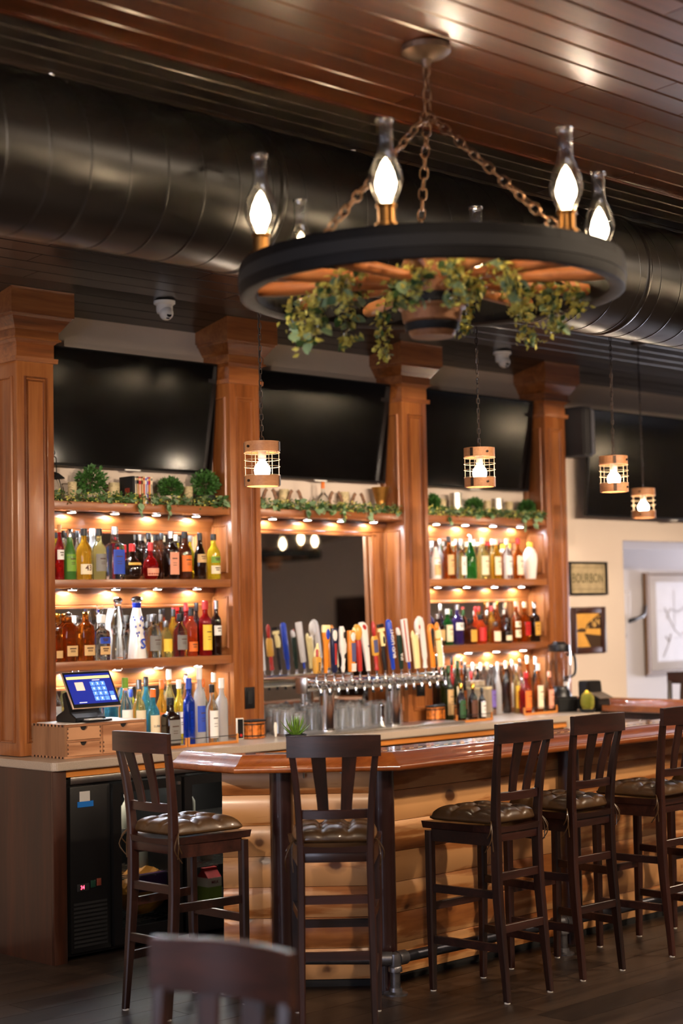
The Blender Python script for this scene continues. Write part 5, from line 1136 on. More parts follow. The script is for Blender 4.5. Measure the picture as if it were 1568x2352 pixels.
handle(12, 'cream bone tap handle with two knobs on top', .225, -5, [('bone', [(0, .020, .013, 0), (.3, .021, .014, 0), (.6, .023, .014, -.001), (.78, .025, .014, -.002), (.88, .020, .013, -.002)], T_cr, 1), ('knob', [(.76, .006, .008, -.018), (.84, .014, .013, -.018), (.94, .010, .010, -.018), (1, .004, .004, -.018)], T_cr, 0), ('knob', [(.74, .006, .008, .018), (.82, .013, .012, .018), (.9, .009, .009, .018), (.94, .004, .004, .018)], T_wh, 0)])
handle(13, 'tall white tap handle curling into a round head', .31, -6, [('stem', [(0, .018, .012, 0), (.06, .014, .011, 0), (.14, .013, .01, .002), (.22, .020, .012, .004), (.6, .021, .013, .002), (.86, .022, .014, -.002), (.95, .022, .013, -.010), (1, .012, .009, -.018)], T_wh, 0), ('head', [(.66, .008, .008, -.034), (.70, .018, .014, -.036), (.80, .024, .017, -.036), (.90, .021, .015, -.034), (.97, .010, .008, -.030)], T_wh, 0), ('red_beak', [(.76, .003, .003, -.036), (.80, .007, .004, -.036), (.84, .003, .003, -.036)], T_rd, 0)])
handle(14, 'orange paddle tap handle with dark pointed inset', .26, -4, [('paddle', [(0, .016, .011, 0), (.2, .016, .012, 0), (.5, .021, .013, 0), (.85, .027, .014, 0), (.96, .022, .012, 0), (1, .010, .008, 0)], T_or, 1), ('inset', [(.34, .003, .003, 0), (.6, .011, .004, 0), (.82, .015, .004, 0), (.9, .009, .004, 0)], T_bk, 0)])
handle(15, 'cream bone tap handle with orange knob, rightmost', .27, -5, [('bone', [(0, .020, .013, 0), (.4, .021, .014, 0), (.7, .023, .014, -.002), (.84, .018, .013, -.004)], T_cr, 1), ('knob', [(.78, .008, .008, -.008), (.86, .020, .016, -.010), (.95, .014, .012, -.008), (1, .005, .005, -.006)], T_or, 0), ('band', [(.60, .0235, .0145, -.001), (.64, .024, .0148, -.001)], T_gd, 1)])
# decals sit on the front face
for o in bpy.data.objects:
    if o.name.split('.')[0] in ('oval', 'red_strip', 'black_patch', 'face', 'disc', 'foot', 'top_inset', 'picture', 'scroll_core', 'stripe', 'inset', 'red_beak', 'red_bottle') and o.parent and o.parent.name.startswith('tap_handle'):
        if o.name.startswith('foot') and 'blue foot' in o.parent['label']: continue
        d_ = {'oval': .012, 'red_strip': .012, 'black_patch': .014, 'face': .014, 'disc': .014, 'foot': .014, 'top_inset': .014, 'picture': .009, 'scroll_core': .011, 'stripe': .0105, 'inset': .013, 'red_beak': .017, 'red_bottle': .012}[o.name.split('.')[0]]
        o.location = (0, -d_, 0)
# ================================================================== GLASSES BY THE TAPS
def glass_mesh(h, r0, r1):
    b = bmesh.new(); o_ = [(0, .0), (r0, 0), (r0*1.02, .004), (r1, h)]; i_ = [(r1-.0022, h), (r0-.002, .014), (0, .012)]
    lathe(b, o_+i_, 18, cap=False); bmesh.ops.remove_doubles(b, verts=b.verts[:], dist=1e-5); bmesh.ops.recalc_face_normals(b, faces=b.faces[:]); autosmooth(b, 50)
    m_ = bpy.data.meshes.new('beer_glass'); b.to_mesh(m_); b.free(); m_.materials.append(M_barglass); return m_
GMu = [glass_mesh(.148, .030, .041), glass_mesh(.125, .029, .036)]
k = 0
for rr_, (yy_, n_) in enumerate(((7.17, 13), (7.05, 12), (6.95, 8))):
    for i in range(n_):
        x = 6.375+.0885*i+.03*(rr_ % 2)
        if x > 7.44 or (abs(x-7.17) < .11 and yy_ < 6.99): continue
        if rr_ == 2 and abs(x-6.625) < .10 and yy_ < 6.99: continue
        o = link(GMu[0 if (i+rr_) % 3 else 1], 'beer_glass', None, None, loc=(x, yy_, .9525))
        h_ = .148 if (i+rr_) % 3 else .125
        o.rotation_euler = (PI, 0, 0); o.location = (x, yy_, .9525+h_)
        tag(o, 'upside-down clear beer glass, %s from left in the %s row behind the taps' % (ORD[i], ('rear', 'middle', 'front')[rr_]), 'glass', 'upturned beer glasses behind the taps'); k += 1
t = thing('glass_rinser', 'polished chrome post rinser between the glasses and right tower column', 'rinser', (7.03, 6.84, .967))
latheo('post', [(0, 0), (.022, 0), (.018, .01), (.015, .10), (.018, .11), (.017, .128), (0, .14)], M_chrome, t, 18)
# ================================================================== COUNTER THINGS
t = thing('drawer_box', 'small dovetailed oak drawer box under the till tablet', 'drawer box', (4.77, 6.795, .9525))
w, d_, h = .50, .285, .165
for nm, a, m in (('bottom', (0, w, 0, d_, 0, .01), M_oak), ('top', (0, w, 0, d_, h-.012, h), M_oak), ('side', (0, .012, 0.001, d_, .0101, h-.0121), M_oakY), ('side', (w-.012, w, .001, d_, .0101, h-.0121), M_oakY), ('back', (.0121, w-.0121, d_-.01, d_, .0101, h-.0121), M_oak), ('divider', (.214, .226, .002, d_-.011, .0101, h-.0121), M_oak), ('shelf_divider', (.0121, .2139, .002, d_-.011, .078, .087), M_oak)): boxo(nm, *a, m, t)
boxo('white_mat', .02, w-.02, .02, d_-.02, h, h+.003, M_white, t)
b = bmesh.new()
for q in range(9): box(b, -.0008, .0, .012+.03*q, .026+.03*q, h-.0118, h-.001); box(b, -.0008, .0, .012+.03*q, .026+.03*q, .0, .0095)
stuff(finish(b, 'dovetails', plain('dark_end_grain', rgb(52, 34, 24), .6), t))
def drawer(x0, x1, z0, z1):
    dr = bpy.data.objects.new('drawer', None); COL.objects.link(dr); dr.parent = t
    xc, r = (x0+x1)/2, .022; pts = [(x0, z0), (x1, z0), (x1, z1), (xc+r, z1)]+[(xc+r*math.cos(a), z1-r*math.sin(a)*.85) for a in [PI*k/10 for k in range(1, 10)]]+[(xc-r, z1), (x0, z1)]
    prismo('drawer_front', pts, -.002, .010, 'Y', M_oak, dr); boxo('drawer_inside', x0+.006, x1-.006, .0105, .06, z0+.002, z1-.002, M_matte, dr)
    b = bmesh.new()
    for s in (x0, x1-.005):
        for q in range(3): box(b, s, s+.005, -.003, -.002, z0+.008+.021*q, z0+.018+.021*q)
    finish(b, 'drawer_joints', bpy.data.materials['dark_end_grain'], dr)
drawer(.014, .212, .0895, h-.014); drawer(.014, .212, .0115, .0765); drawer(.228, w-.014, .0115, h-.014)
# till tablet
t = thing('till_tablet', 'till tablet with a blue keypad screen on a black stand', 'tablet', (4.955, 6.90, .9525+h+.0035), R(6))
prismo('stand', [(-.06, 0), (.09, 0), (.09, .03), (.03, .06), (.045, .14), (.02, .15), (-.02, .045), (-.06, .02)], -.10, .10, 'X', M_black, t, bev=.004)
boxo('card_reader', .145, .18, -.01, .05, .10, .17, M_black, t, bev=.005)
boxo('receipt_tray', -.07, .10, -.105, -.065, .001, .012, M_black, t, bev=.003); boxo('receipt', -.05, .04, -.10, -.062, .0125, .016, M_white, t)
T_ = bpy.data.objects.new('tablet', None); COL.objects.link(T_); T_.parent = t; T_.location = (.02, -.045, .155); T_.rotation_euler = (R(-27), 0, 0)
boxo('tablet_case', -.160, .160, 0, .010, -.095, .105, plain('rose_gold_edge', rgb(200, 170, 150), .3, .6), T_, bev=.004)
def em(nm, c, s=1.0): return plain(nm, c, .3, emit=c, es=s)
b = bmesh.new(); t2 = thing  # screen layers
boxo('bezel_glass', -.156, .156, -.0012, -.0002, -.091, .101, M_black, T_)
boxo('screen', -.146, .146, -.0020, -.0013, -.072, .090, em('lit_blue_screen', rgb(20, 28, 100), .9), T_)
boxo('screen_bar', -.142, .142, -.0026, -.0021, .062, .076, em('lit_yellow_bar', rgb(215, 190, 110), .8), T_)
b = bmesh.new()
for r_ in range(4):
    for c_ in range(3): box(b, .0+.034*c_, .029+.034*c_, -.0026, -.0021, .022-.027*r_, .045-.027*r_)
box(b, .108, .136, -.0026, -.0021, -.032, -.012)
finish(b, 'keypad', em('lit_keypad', rgb(70, 110, 190), .9), T_)
boxo('enter_key', .108, .136, -.0026, -.0021, -.060, -.036, em('lit_enter_key', rgb(150, 190, 240), 1), T_)
b = bmesh.new(); box(b, -.1, -.045, -.0026, -.0021, .0, .045); finish(b, 'screen_picture', em('lit_screen_picture', rgb(190, 160, 140), .7), T_)
b = bmesh.new(); box(b, -.11, -.06, -.0026, -.0021, -.066, -.063); box(b, .02, .07, -.0026, -.0021, .052, .0545); finish(b, 'screen_text', em('lit_text', rgb(200, 200, 220), .8), T_)
for r_ in range(4):
    for c_ in range(3):
        s = '123456789C0.'[r_*3+c_]; text(s, .015, em('lit_key_digit', rgb(225, 230, 240), .9), T_, (.0145+.034*c_, -.0028, .0335-.027*r_))
# decorated tins with black lids, napkin holders
def tin(label, x, y, ww=.12):
    t = thing('caddy_tin', label, 'tin', (x, y, .9525), R(4), 'patterned orange tins by the taps')
    b = bmesh.new()
    lathe(b, [(0, 0), (.056, 0), (.06, .004), (.058, .085), (.06, .09), (0, .09)], 8, M=Matrix.Diagonal((1.25, .85, 1, 1))); bmesh.ops.recalc_face_normals(b, faces=b.faces[:])
    finish(b, 'body', plain('orange_patterned_tin', rgb(190, 105, 36), .35, noise=.6, nscale=40, coat=.3), t)
    for z in (.012, .075):
        b = bmesh.new(); lathe(b, [(.0605, z), (.0612, z+.001), (.0612, z+.007), (.0600, z+.008)], 8, M=Matrix.Diagonal((1.25, .85, 1, 1)), cap=False); finish(b, 'dark_band', plain('dark_tin_band', rgb(44, 26, 14), .4), t)
    b = bmesh.new()
    for k in range(8):
        a = 2*PI*k/8+PI/8*2; box(b, -.0015, .0015, -.001, .001, .008, .085, Matrix.Translation((.0745*math.cos(a), .051*math.sin(a), 0)))
    finish(b, 'corner_beads', bpy.data.materials['dark_tin_band'], t)
    boxo('lid', -.06, .06, -.036, .036, .0905, .102, M_matte, t, bev=.004)
    return t
a = atZ(583, 1690, .952); tin('patterned orange tin with black lid at the foot of the second column', 6.17, 6.99)
tin('patterned orange tin with black lid, nearer of two right of the taps', 7.66, 6.99); tin('patterned orange tin with black lid, farther of two right of the taps', 7.83, 7.04)
for lab_, x, y in (('white spoon handle leaning by the orange tin left of the taps', 6.275, 6.93), ('white spoon handle leaning by the orange tins right of the taps', 7.80, 6.90)):
    t = thing('spoon', lab_, 'spoon', (x, y, .955), 0, 'white spoons by the tins')
    b = bmesh.new(); loft(b, [(0, .006, .003, 0), (.03, .011, .004, 0), (.06, .013, .004, 0), (.08, .008, .003, 0)], 10, 0); finish(b, 'handle', M_white, t)
t = thing('menu_stand', 'small dark framed card standing at the foot of the second column', 'sign', (6.06, 6.98, .954), R(-8))
boxo('frame', -.022, .022, 0, .012, 0, .115, M_white, t, bev=.002); boxo('card', -.018, .018, -.001, 0, .005, .11, M_black, t); latheo('seal', [(0, 0), (.008, 0), (.008, .001), (0, .001)], plain('red_seal', CC['red'], .5), t, 14, loc=(.003, -.001, .022), rot=(R(90), 0, 0))
# bark container
t = thing('bark_container', 'wide cylindrical container clad in grey bark, right of the taps', 'container', (8.06, 6.98, .9525))
latheo('bark', [(0, 0), (.078, 0), (.080, .01), (.078, .18), (.074, .196), (.068, .198), (.068, .16), (0, .16)], M_log, t, 32); latheo('pale_rim', [(.079, .182), (.081, .184), (.081, .197), (.077, .199)], M_birch, t, 32, cap=False)
boxo('wooden_tray', -.07, .07, .01, .05, .2, .235, M_log, t, bev=.003)
# blender
t = thing('blender', 'black blender with clear jug at the foot of the last column', 'blender', (8.835, 6.945, .9525), R(-20))
prismo('motor_base', [(-.09, -.10), (.09, -.10), (.09, .09), (-.09, .09)], 0, .10, 'Z', M_black, t, bev=.015)
latheo('collar', [(0, .10), (.075, .10), (.07, .13), (.055, .15), (.055, .165), (0, .165)], M_black, t, 24)
g = [(.045, .165), (.062, .20), (.068, .36), (.070, .40)]; latheo('jug', g+[(r_-.003, z) for r_, z in g][::-1]+[g[0]], M_glass, t, 28, 1.2, cap=False)
latheo('lid', [(0, .395), (.073, .395), (.075, .41), (.072, .44), (.05, .445), (.04, .46), (0, .46)], M_black, t, 24)
tubeo('jug_handle', smooth_pts([(.062, 0, .37), (.115, 0, .365), (.12, 0, .25), (.06, 0, .22)], 5), .009, M_black, t, 8)
t = thing('counter_bin', 'black plastic dispenser box beside the blender', 'dispenser', (8.965, 6.775, .9525), R(0))
prismo('body', [(-.09, 0), (.07, 0), (.07, .20), (-.02, .20), (-.03, .11), (-.09, .08)], -.068, .068, 'X', M_black, t, bev=.006)
prismo('drip_shelf', [(-.11, .085), (-.03, .12), (-.03, .125), (-.11, .09)], -.07, .07, 'X', plain('grey_plastic', rgb(100, 86, 72), .4), t)
t = thing('shaker', 'small clear shaker with dark cap beside the blender jug', 'shaker', (8.975, 7.0, .9525)); t.location.z = .9525
latheo('body', [(0, 0), (.02, 0), (.02, .19), (0, .19)], M_white, t, 16); latheo('cap', [(0, .19), (.022, .19), (.02, .225), (0, .228)], M_black, t, 16)
# cactus and aloe
t = thing('cactus', 'small golden barrel cactus in a low black pot', 'cactus', (atY(1356, 1638, 6.72).x-.03, 6.72, .9525))
latheo('pot', [(0, 0), (.05, 0), (.062, .02), (.062, .026), (.055, .026), (.05, .012), (0, .012)], M_matte, t, 24)
b = bmesh.new(); rr = []
for j in range(13):
    ph = -PI/2+PI*j/12; z = .078+.062*math.sin(ph); r = .046*max(.02, math.cos(ph)**.7 if math.cos(ph) > 0 else .02)
    rr.append([b.verts.new((r*(1+.13*math.cos(k*PI))*math.cos(2*PI*k/36), r*(1+.13*math.cos(k*PI))*math.sin(2*PI*k/36), z)) for k in range(36)])
sides(b, rr); bmesh.ops.recalc_face_normals(b, faces=b.faces[:]); finish(b, 'ribbed_body', plain('cactus_skin', rgb(120, 122, 34), .7), t)
pts = []
for j in range(1, 12):
    ph = -PI/2+PI*j/12
    for k in range(18): a = 2*PI*k/18; n_ = Vector((math.cos(a)*math.cos(ph), math.sin(a)*math.cos(ph), math.sin(ph))); pts += [(Vector((n_.x*.049, n_.y*.049, .078+n_.z*.064)), n_+Vector((random.uniform(-.5, .5), random.uniform(-.5, .5), random.uniform(-.5, .5)))) for q in range(4)]
t.scale = (.82, .82, .9)
leafcloud(pts, .012, plain('cactus_spines', rgb(230, 200, 90), .6), t, 'spines', 5, .14)
b = bmesh.new(); bmesh.ops.create_uvsphere(b, u_segments=14, v_segments=8, radius=.016); finish(b, 'flower', plain('yellow_flower', rgb(250, 210, 60), .5), t, True, (-.008, 0, .146))
a = atZ(662, 1715, 1.0)
t = thing('aloe_plant', 'spiky green aloe in a tapered black pot on the bar corner', 'plant', (5.25, 5.66, .999))
latheo('pot', [(0, 0), (.034, 0), (.046, .075), (.049, .076), (.049, .088), (.043, .088), (.040, .07), (0, .07)], M_matte, t, 24)
random.seed(4)
def aloe_leaf():
    b = bmesh.new(); rr = []
    for q in range(7):
        s = q/6; w = .011*(1-s)**.75+.0004; rr.append([b.verts.new(v) for v in ((-w, s*.095, .028*s*s+w*.35), (0, s*.095, .028*s*s-w*.4), (w, s*.095, .028*s*s+w*.35), (0, s*.095, .028*s*s+w*.15))])
    sides(b, rr); bmesh.ops.recalc_face_normals(b, faces=b.faces[:]); m_ = bpy.data.meshes.new('leaf'); b.to_mesh(m_); b.free(); m_.materials.append(plain('aloe_green', rgb(100, 138, 50), .4, noise=.3, nscale=40)); return m_
AL = aloe_leaf()
for q in range(30):
    el = R(78-62*(q/30)**1.1); az = q*2.4; s = random.uniform(.8, 1.1)*(1 if q > 6 else .9)
    o = link(AL, 'leaf', None, t, loc=(0, 0, .078)); o.rotation_euler = Euler((el, 0, az), 'XYZ'); o.scale = (s, s, s)
# sink in the corner of the bar
t = thing('bar_sink', 'stainless sink unit inside the right-hand corner of the bar', 'sink', (8.40, 5.75, 0))
b = bmesh.new(); box(b, 0, .30, 0, .78, .55, .80); finish(b, 'basin', M_steel, t)
boxo('backsplash', .27, .30, 0, .78, .80, .93, M_steel, t)
for q in range(4): tubeo('leg', [(.03 if q % 2 else .27, .05 if q < 2 else .73, 0), (.03 if q % 2 else .27, .05 if q < 2 else .73, .55)], .014, M_steel, t, 10)
tubeo('tap_spout', smooth_pts([(.25, .4, .80), (.25, .4, .90), (.20, .4, .93), (.15, .4, .88)], 4), .009, M_chrome, t, 10)
# ================================================================== TOP SHELF ORNAMENTS
zs = z_at(0)+.0005
def garland(label, x0, x1, seed, drops):
    t = thing('leaf_garland', label, 'garland', (0, 0, 0), 0, 'leaf garlands on the top shelves'); random.seed(seed)
    P = []; n = 26
    for k in range(n+1):
        x = x0+(x1-x0)*k/n; P.append((x, 7.118+.008*math.sin(k*1.7), zs+.016+.007*math.sin(k*2.3)))
    tubeo('stem', P, .004, M_stem, t, 6)
    for q in range(120):
        k = random.randint(0, n); p = Vector(P[k])+Vector((random.uniform(-.025, .025), random.uniform(-.026, .010), random.uniform(-.014, .020)))
        o = link(LEAF[(0, 1, 3, 1, 2)[q % 5]], 'leaf', None, t, loc=p); fwd = random.uniform(2.2, 4.1)
        o.rotation_euler = (random.uniform(-.9, .9), random.uniform(-.6, .6), fwd); s = random.uniform(.7, 1.2); o.scale = (s, s, s)
    for fx_, dz in drops:
        x = x0+(x1-x0)*fx_; tubeo('drooping_stem', [(x, 7.105, zs+.012), (x+.005, 7.082, zs+.002), (x+.01, 7.072, zs-dz)], .0018, M_stem, t, 5)
        for q in range(5): o = link(LEAF[q % 4], 'leaf', None, t, loc=(x+.01*random.random(), 7.075, zs-dz*q/4.5)); o.rotation_euler = (random.uniform(-1.5, -.8), 0, random.uniform(2.4, 3.9)); s = random.uniform(.6, 1); o.scale = (s, s, s)
    pts = []
    for q in range(1500):
        p = Vector(random.choice(P)); pts.append((p+Vector((random.uniform(-.03, .03), random.gauss(-.004, .012), random.uniform(-.022, .036))), (random.uniform(-1, 1), random.uniform(-1.2, .3), random.uniform(-.8, 1))))
    for p, d in pts: p.z = max(p.z, zs-.012)
    leafcloud(pts[:1000], .017, M_leafB, t, 'dark_sprigs', seed, .5); leafcloud(pts[1000:], .014, M_leafC, t, 'yellow_sprigs', seed+1, .55)
garland('green leaf garland along the top shelf of the left bay', bays[0][0]+.02, bays[0][1]-.02, 31, ((.45, .045), (.62, .05)))
garland('green leaf garland along the top shelf of the middle bay', bays[1][0]+.02, bays[1][1]-.02, 32, ((.3, .03), (.55, .045), (.75, .03)))
garland('green leaf garland along the top shelf of the right bay', bays[2][0]+.02, bays[2][1]-.02, 33, ((.15, .04), (.8, .06), (.9, .045)))
YB = 7.20
def px_x(px, y=YB, py=1120): return atY(px, py, y).x
def hz(px, py, y=YB): return atY(px, py, y).z-zs
def bush(label, px, ptop, rad, pot, potr, poth, seed):
    x = px_x(px); t = thing('potted_plant', label, 'plant', (x, YB-.005, zs), 0, 'small potted plants on the top shelves')
    H = hz(px, ptop)
    latheo('pot', [(0, 0), (potr*.7, 0), (potr, poth*.55), (potr*.92, poth), (potr*.8, poth), (0, poth*.8)], pot, t, 20)
    cz = (poth+H)/2; sq = (1, min(1, .062/rad), (H-poth)/2/rad*1.05)
    leafcloud(sphpts((0, -.0, cz), rad, 900, seed, -1, sq), .021, M_bush, t, 'foliage', seed, .5)
    for q in range(5): a = q*1.3; tubeo('twig', [(0, 0, poth*.7), (rad*.5*math.cos(a), sq[1]*rad*.5*math.sin(a), cz)], .002, M_stem, t, 4)
M_pot = plain('pale_clay_pot', rgb(206, 186, 164), .6)
bush('tall feathery green plant in a pale pot beside the lantern', 209, 1073, .085, M_pot, .038, .05, 41)
bush('low green plant in a rounded pale bowl right of the books', 390, 1100, .062, M_pot, .055, .055, 42)
bush('dark green plant in a black footed urn at the end of the left bay', 470, 1084, .085, M_matte, .07, .065, 43)
bush('round boxwood ball at the left of the right bay', 992, 1138, .038, M_pot, .03, .03, 44)
bush('round boxwood ball in the middle of the right bay', 1086, 1147, .052, M_pot, .035, .03, 45)
bush('round boxwood ball in a small pale pot at the end of the right bay', 1207, 1152, .048, M_pot, .042, .045, 46)
def birch(label, px, ptop, r, yy_=YB+.02):
    x = px_x(px, yy_); H = hz(px, ptop, yy_); t = thing('birch_log', label, 'log', (x, yy_, zs), 0, 'birch log candles on the top shelves')
    latheo('bark', [(0, 0), (r, 0), (r*.98, H*.5), (r, H), (r*.8, H), (r*.78, H-.006), (0, H-.006)], M_birch, t, 20)
    b = bmesh.new(); random.seed(px)
    for q in range(16): a = -PI/2+random.uniform(-1.3, 1.3); z = random.uniform(.02, H-.01); box(b, -.006, .006, -.0006, .0006, -.0008, .0008, Matrix.Translation((r*1.0*math.cos(a), r*1.0*math.sin(a), z)) @ Matrix.Rotation(a+PI/2, 4, 'Z'))
    finish(b, 'bark_marks', plain('bark_marks', rgb(110, 84, 60), .8), t)
birch('short birch log between lantern and feathery plant', 166, 1107, .024); birch('birch log left of the boxed books', 262, 1109, .030)
birch('birch log between clay bowl and black urn', 432, 1118, .026); birch('birch log between the two horseshoes, left', 652, 1124, .030)
birch('birch log with horseshoe, right of the skull-like glass bottle', 790, 1130, .030)
birch('pale birch log at the left of the right bay', 1014, 1146, .026); birch('pale birch log behind the right bay, between boxwood and mug', 1118, 1150, .024); birch('pale birch log in the right bay, right of the metal mug', 1168, 1152, .026)
# metal mugs
for lab_, px, pt, r in (('tall galvanized mug, left in the right bay', 1046, 1134, .040), ('galvanized mug, right in the right bay', 1141, 1147, .038)):
    x = px_x(px, 7.19); H = hz(px, pt, 7.19); t = thing('metal_mug', lab_, 'mug', (x, 7.19, zs), 0, 'galvanized mugs on the top shelf')
    latheo('body', [(0, 0), (r, 0), (r, H), (r*.95, H), (r*.93, .01), (0, .01)], plain('dull_galvanized', rgb(190, 180, 165), .3, .9, noise=.2, nscale=30), t, 28)
    tubeo('handle', smooth_pts([(r, 0, H*.82), (r+.025, 0, H*.75), (r+.025, 0, H*.4), (r, 0, H*.3)], 4), .003, M_steel, t, 6)
    latheo('rolled_rim', [(r*.94, H-.002), (r*1.04, H-.002), (r*1.04, H+.003), (r*.94, H+.003)], M_steel, t, 28, cap=False)
# lantern with looped handle
x = px_x(140, 7.19, 1130); t = thing('oil_lantern', 'black wire oil lantern with looped handle beside the first column', 'lantern', (4.975, 7.17, zs))
latheo('base', [(0, 0), (.045, 0), (.045, .02), (.02, .03), (0, .03)], M_matte, t, 20)
g = [(.018, .03), (.034, .055), (.036, .075), (.022, .11), (.02, .118)]; latheo('glass_globe', g+[(r_-.0015, z) for r_, z in g][::-1]+[g[0]], M_glass, t, 20, cap=False)
latheo('flame_bulb', [(0, .03), (.009, .034), (.010, .05), (.004, .07), (0, .078)], M_brass, t, 10)
latheo('hood', [(.062, .118), (.058, .124), (.03, .146), (.012, .152), (0, .152)], M_matte, t, 24)
for s in (-1, 1): tubeo('guard_wire', smooth_pts([(s*.044, 0, .012), (s*.052, 0, .06), (s*.040, 0, .11), (s*.024, 0, .135), (s*.022, 0, .21), (s*.018, 0, .228), (0, 0, .236)], 4), .003, M_matte, t, 6)
tubeo('ring', [(.014*math.cos(2*PI*k/18), 0, .252+.014*math.sin(2*PI*k/18)) for k in range(18)], .002, M_matte, t, 5, close=True)
# books
x = atY(305, 1125, 7.108).x; BH = atY(305, 1093, 7.108).z-zs
t = thing('book_box', 'black slipcase with a small red picture on its side, left of the books', 'box', (x, 7.108, zs))
boxo('case', 0, .014, 0, .118, 0, BH, M_matte, t, bev=.001); boxo('picture', -.0008, 0, .03, .068, .03, .085, plain('red_picture', rgb(150, 50, 34), .5, noise=.7, nscale=60), t)
bc = [('grey', 'cream'), ('black', 'tan'), ('red', 'cream'), ('brown', 'tan'), ('tan', 'red'), ('white', 'blue'), ('purple', 'cream'), ('red', 'gold'), ('cream', 'grey')]
xb = x+.0145
for i, (c, c2) in enumerate(bc):
    wv_ = (.012, .015, .014, .014, .014, .011, .011, .014, .014)[i]; bh = BH-(.002, .001, .003, .002, .0, .001, .004, .002, .001)[i]
    t = thing('book', '%s-spined upright book, %s from the left beside the black slipcase' % (c, ORD[i]), 'book', (xb, 7.108, zs), 0, 'upright books on the top shelf')
    boxo('cover', 0, wv_-.0008, 0, .11, 0, bh, plain('book_'+c, CC[c], .5), t, bev=.0008); boxo('spine_title', .003, wv_-.004, -.0008, 0, .05, bh-.04, plain('title_'+c2, CC[c2], .5), t)
    boxo('spine_band', .001, wv_-.002, -.0006, 0, bh-.02, bh-.008, plain('title_'+c2, CC[c2], .5), t); xb += wv_
# horseshoes
def horseshoe(label, px, ptop, y=7.17):
    x = px_x(px, y, 1140); t = thing('horseshoe', label, 'horseshoe', (x, y, zs), R(-12), 'rusty horseshoes on the top shelf'); b = bmesh.new(); P = []
    for k in range(19): a = R(-68)-R(224)*k/18+0; P.append((a,))
    pts = []
    for k in range(21):
        a = R(62)+R(-304)*k/20; pts.append((.034*math.cos(a)*(1 if math.sin(a) < .2 else .86), 0, .048+.044*math.sin(a)))
    rr = []
    for i, p in enumerate(pts):
        q = Vector(pts[min(i+1, 20)])-Vector(pts[max(i-1, 0)]); q.normalize(); n_ = Vector((q.z, 0, -q.x)); p = Vector(p)
        rr.append([b.verts.new(p+n_*u+Vector((0, v, 0))) for u, v in ((-.007, -.004), (.007, -.004), (.007, .004), (-.007, .004))])
    sides(b, rr); bmesh.ops.recalc_face_normals(b, faces=b.faces[:]); finish(b, 'iron_shoe', plain('rusty_iron', rgb(120, 86, 62), .6, .4, noise=.3, nscale=40), t); t.location.z = zs+.004
    b = bmesh.new()
    for k in (3, 5, 7, 13, 15, 17): p = pts[k]; box(b, p[0]-.0018, p[0]+.0018, -.0046, -.004, p[2]-.003, p[2]+.003)
    finish(b, 'nail_holes', M_matte, t); t.scale = (1.32, 1.1, 1.32)
horseshoe('rusty horseshoe leaning at the left end of the middle bay', 619, 1122); horseshoe('rusty horseshoe right of the left birch log', 677, 1126); horseshoe('rusty horseshoe left of the right birch log', 770, 1128, 7.15); horseshoe('rusty horseshoe right of the right birch log', 822, 1130)
x = px_x(743, 7.18, 1140); bottle(x, 7.185, zs, hz(743, 1107, 7.18), .036, 'round', 'clear', 'orange', 'lgrey', 'round clear bottle with blue neck and emblem among the horseshoes', G)
x = px_x(876, 7.18, 1140); t = thing('brass_urn', 'wide-lipped aged brass spittoon urn at the end of the middle bay', 'urn', (x, 7.188, zs)); Hh = hz(876, 1119, 7.18)
latheo('body', [(0, 0), (.036, 0), (.042, .02), (.038, .05), (.030, .07), (.036, .09), (.055, Hh-.008), (.057, Hh), (.051, Hh), (.03, .085), (0, .06)], plain('dull_brass', rgb(150, 104, 44), .4, .85, noise=.3, nscale=20), t, 32)
# ================================================================== WALL THINGS ON THE RIGHT
a, c = atY(1304, 1290, 7.27), atY(1393, 1366, 7.27)
x0, x1, z0, z1 = a.x, c.x, c.z, a.z
t = thing('framed_sign', 'black-framed tin sign reading BOURBON on the beige wall', 'sign', ((x0+x1)/2, 7.278, (z0+z1)/2)); w, h = (x1-x0)/2, (z1-z0)/2
for nm, q in (('frame_side', (-w, -w+.018, -h, h)), ('frame_side', (w-.018, w, -h, h)), ('frame_rail', (-w+.018, w-.018, -h, -h+.014)), ('frame_rail', (-w+.018, w-.018, h-.014, h))): boxo(nm, q[0], q[1], -.022, -.002, q[2], q[3], M_black, t)
boxo('tin_plate', -w+.018, w-.018, -.010, -.004, -h+.014, h-.014, plain('aged_tin', rgb(168, 148, 112), .5, noise=.2, nscale=14), t)
ink = plain('green_brown_ink', rgb(92, 84, 52), .6)
text('BOURBON', .095, ink, t, (0, -.0106, -.002), sx=.80)
b = bmesh.new(); u, v = w-.045, h-.035
for q in ((-u, u, v-.002, v), (-u, u, -v, -v+.002), (-u, -u+.003, -v, v), (u-.003, u, -v, v), (-u+.012, u-.012, v-.010, v-.008), (-u+.012, u-.012, -v+.008, -v+.010)): box(b, q[0], q[1], -.0108, -.0102, q[2], q[3])
finish(b, 'ink_border', ink, t)
for sx_ in (-1, 1):
    for sz_ in (-1, 1): tubeo('corner_ring', [(sx_*u+.012*math.cos(2*PI*k/14), -.0106, sz_*v+.012*math.sin(2*PI*k/14)) for k in range(14)], .0012, ink, t, 4, close=True)
a, c = atY(1309, 1395, 7.27), atY(1390, 1498, 7.27); x0, x1, z0, z1 = a.x, c.x, c.z, a.z
t = thing('framed_photograph', 'sepia photograph of an old bar room in a wide brown frame', 'picture', ((x0+x1)/2, 7.278, (z0+z1)/2)); w, h = (x1-x0)/2, (z1-z0)/2
for nm, q in (('frame_side', (-w, -w+.055, -h, h)), ('frame_side', (w-.055, w, -h, h)), ('frame_rail', (-w+.055, w-.055, -h, -h+.045)), ('frame_rail', (-w+.055, w-.055, h-.045, h))): boxo(nm, q[0], q[1], -.022, -.002, q[2], q[3], M_cab, t, bev=.003)
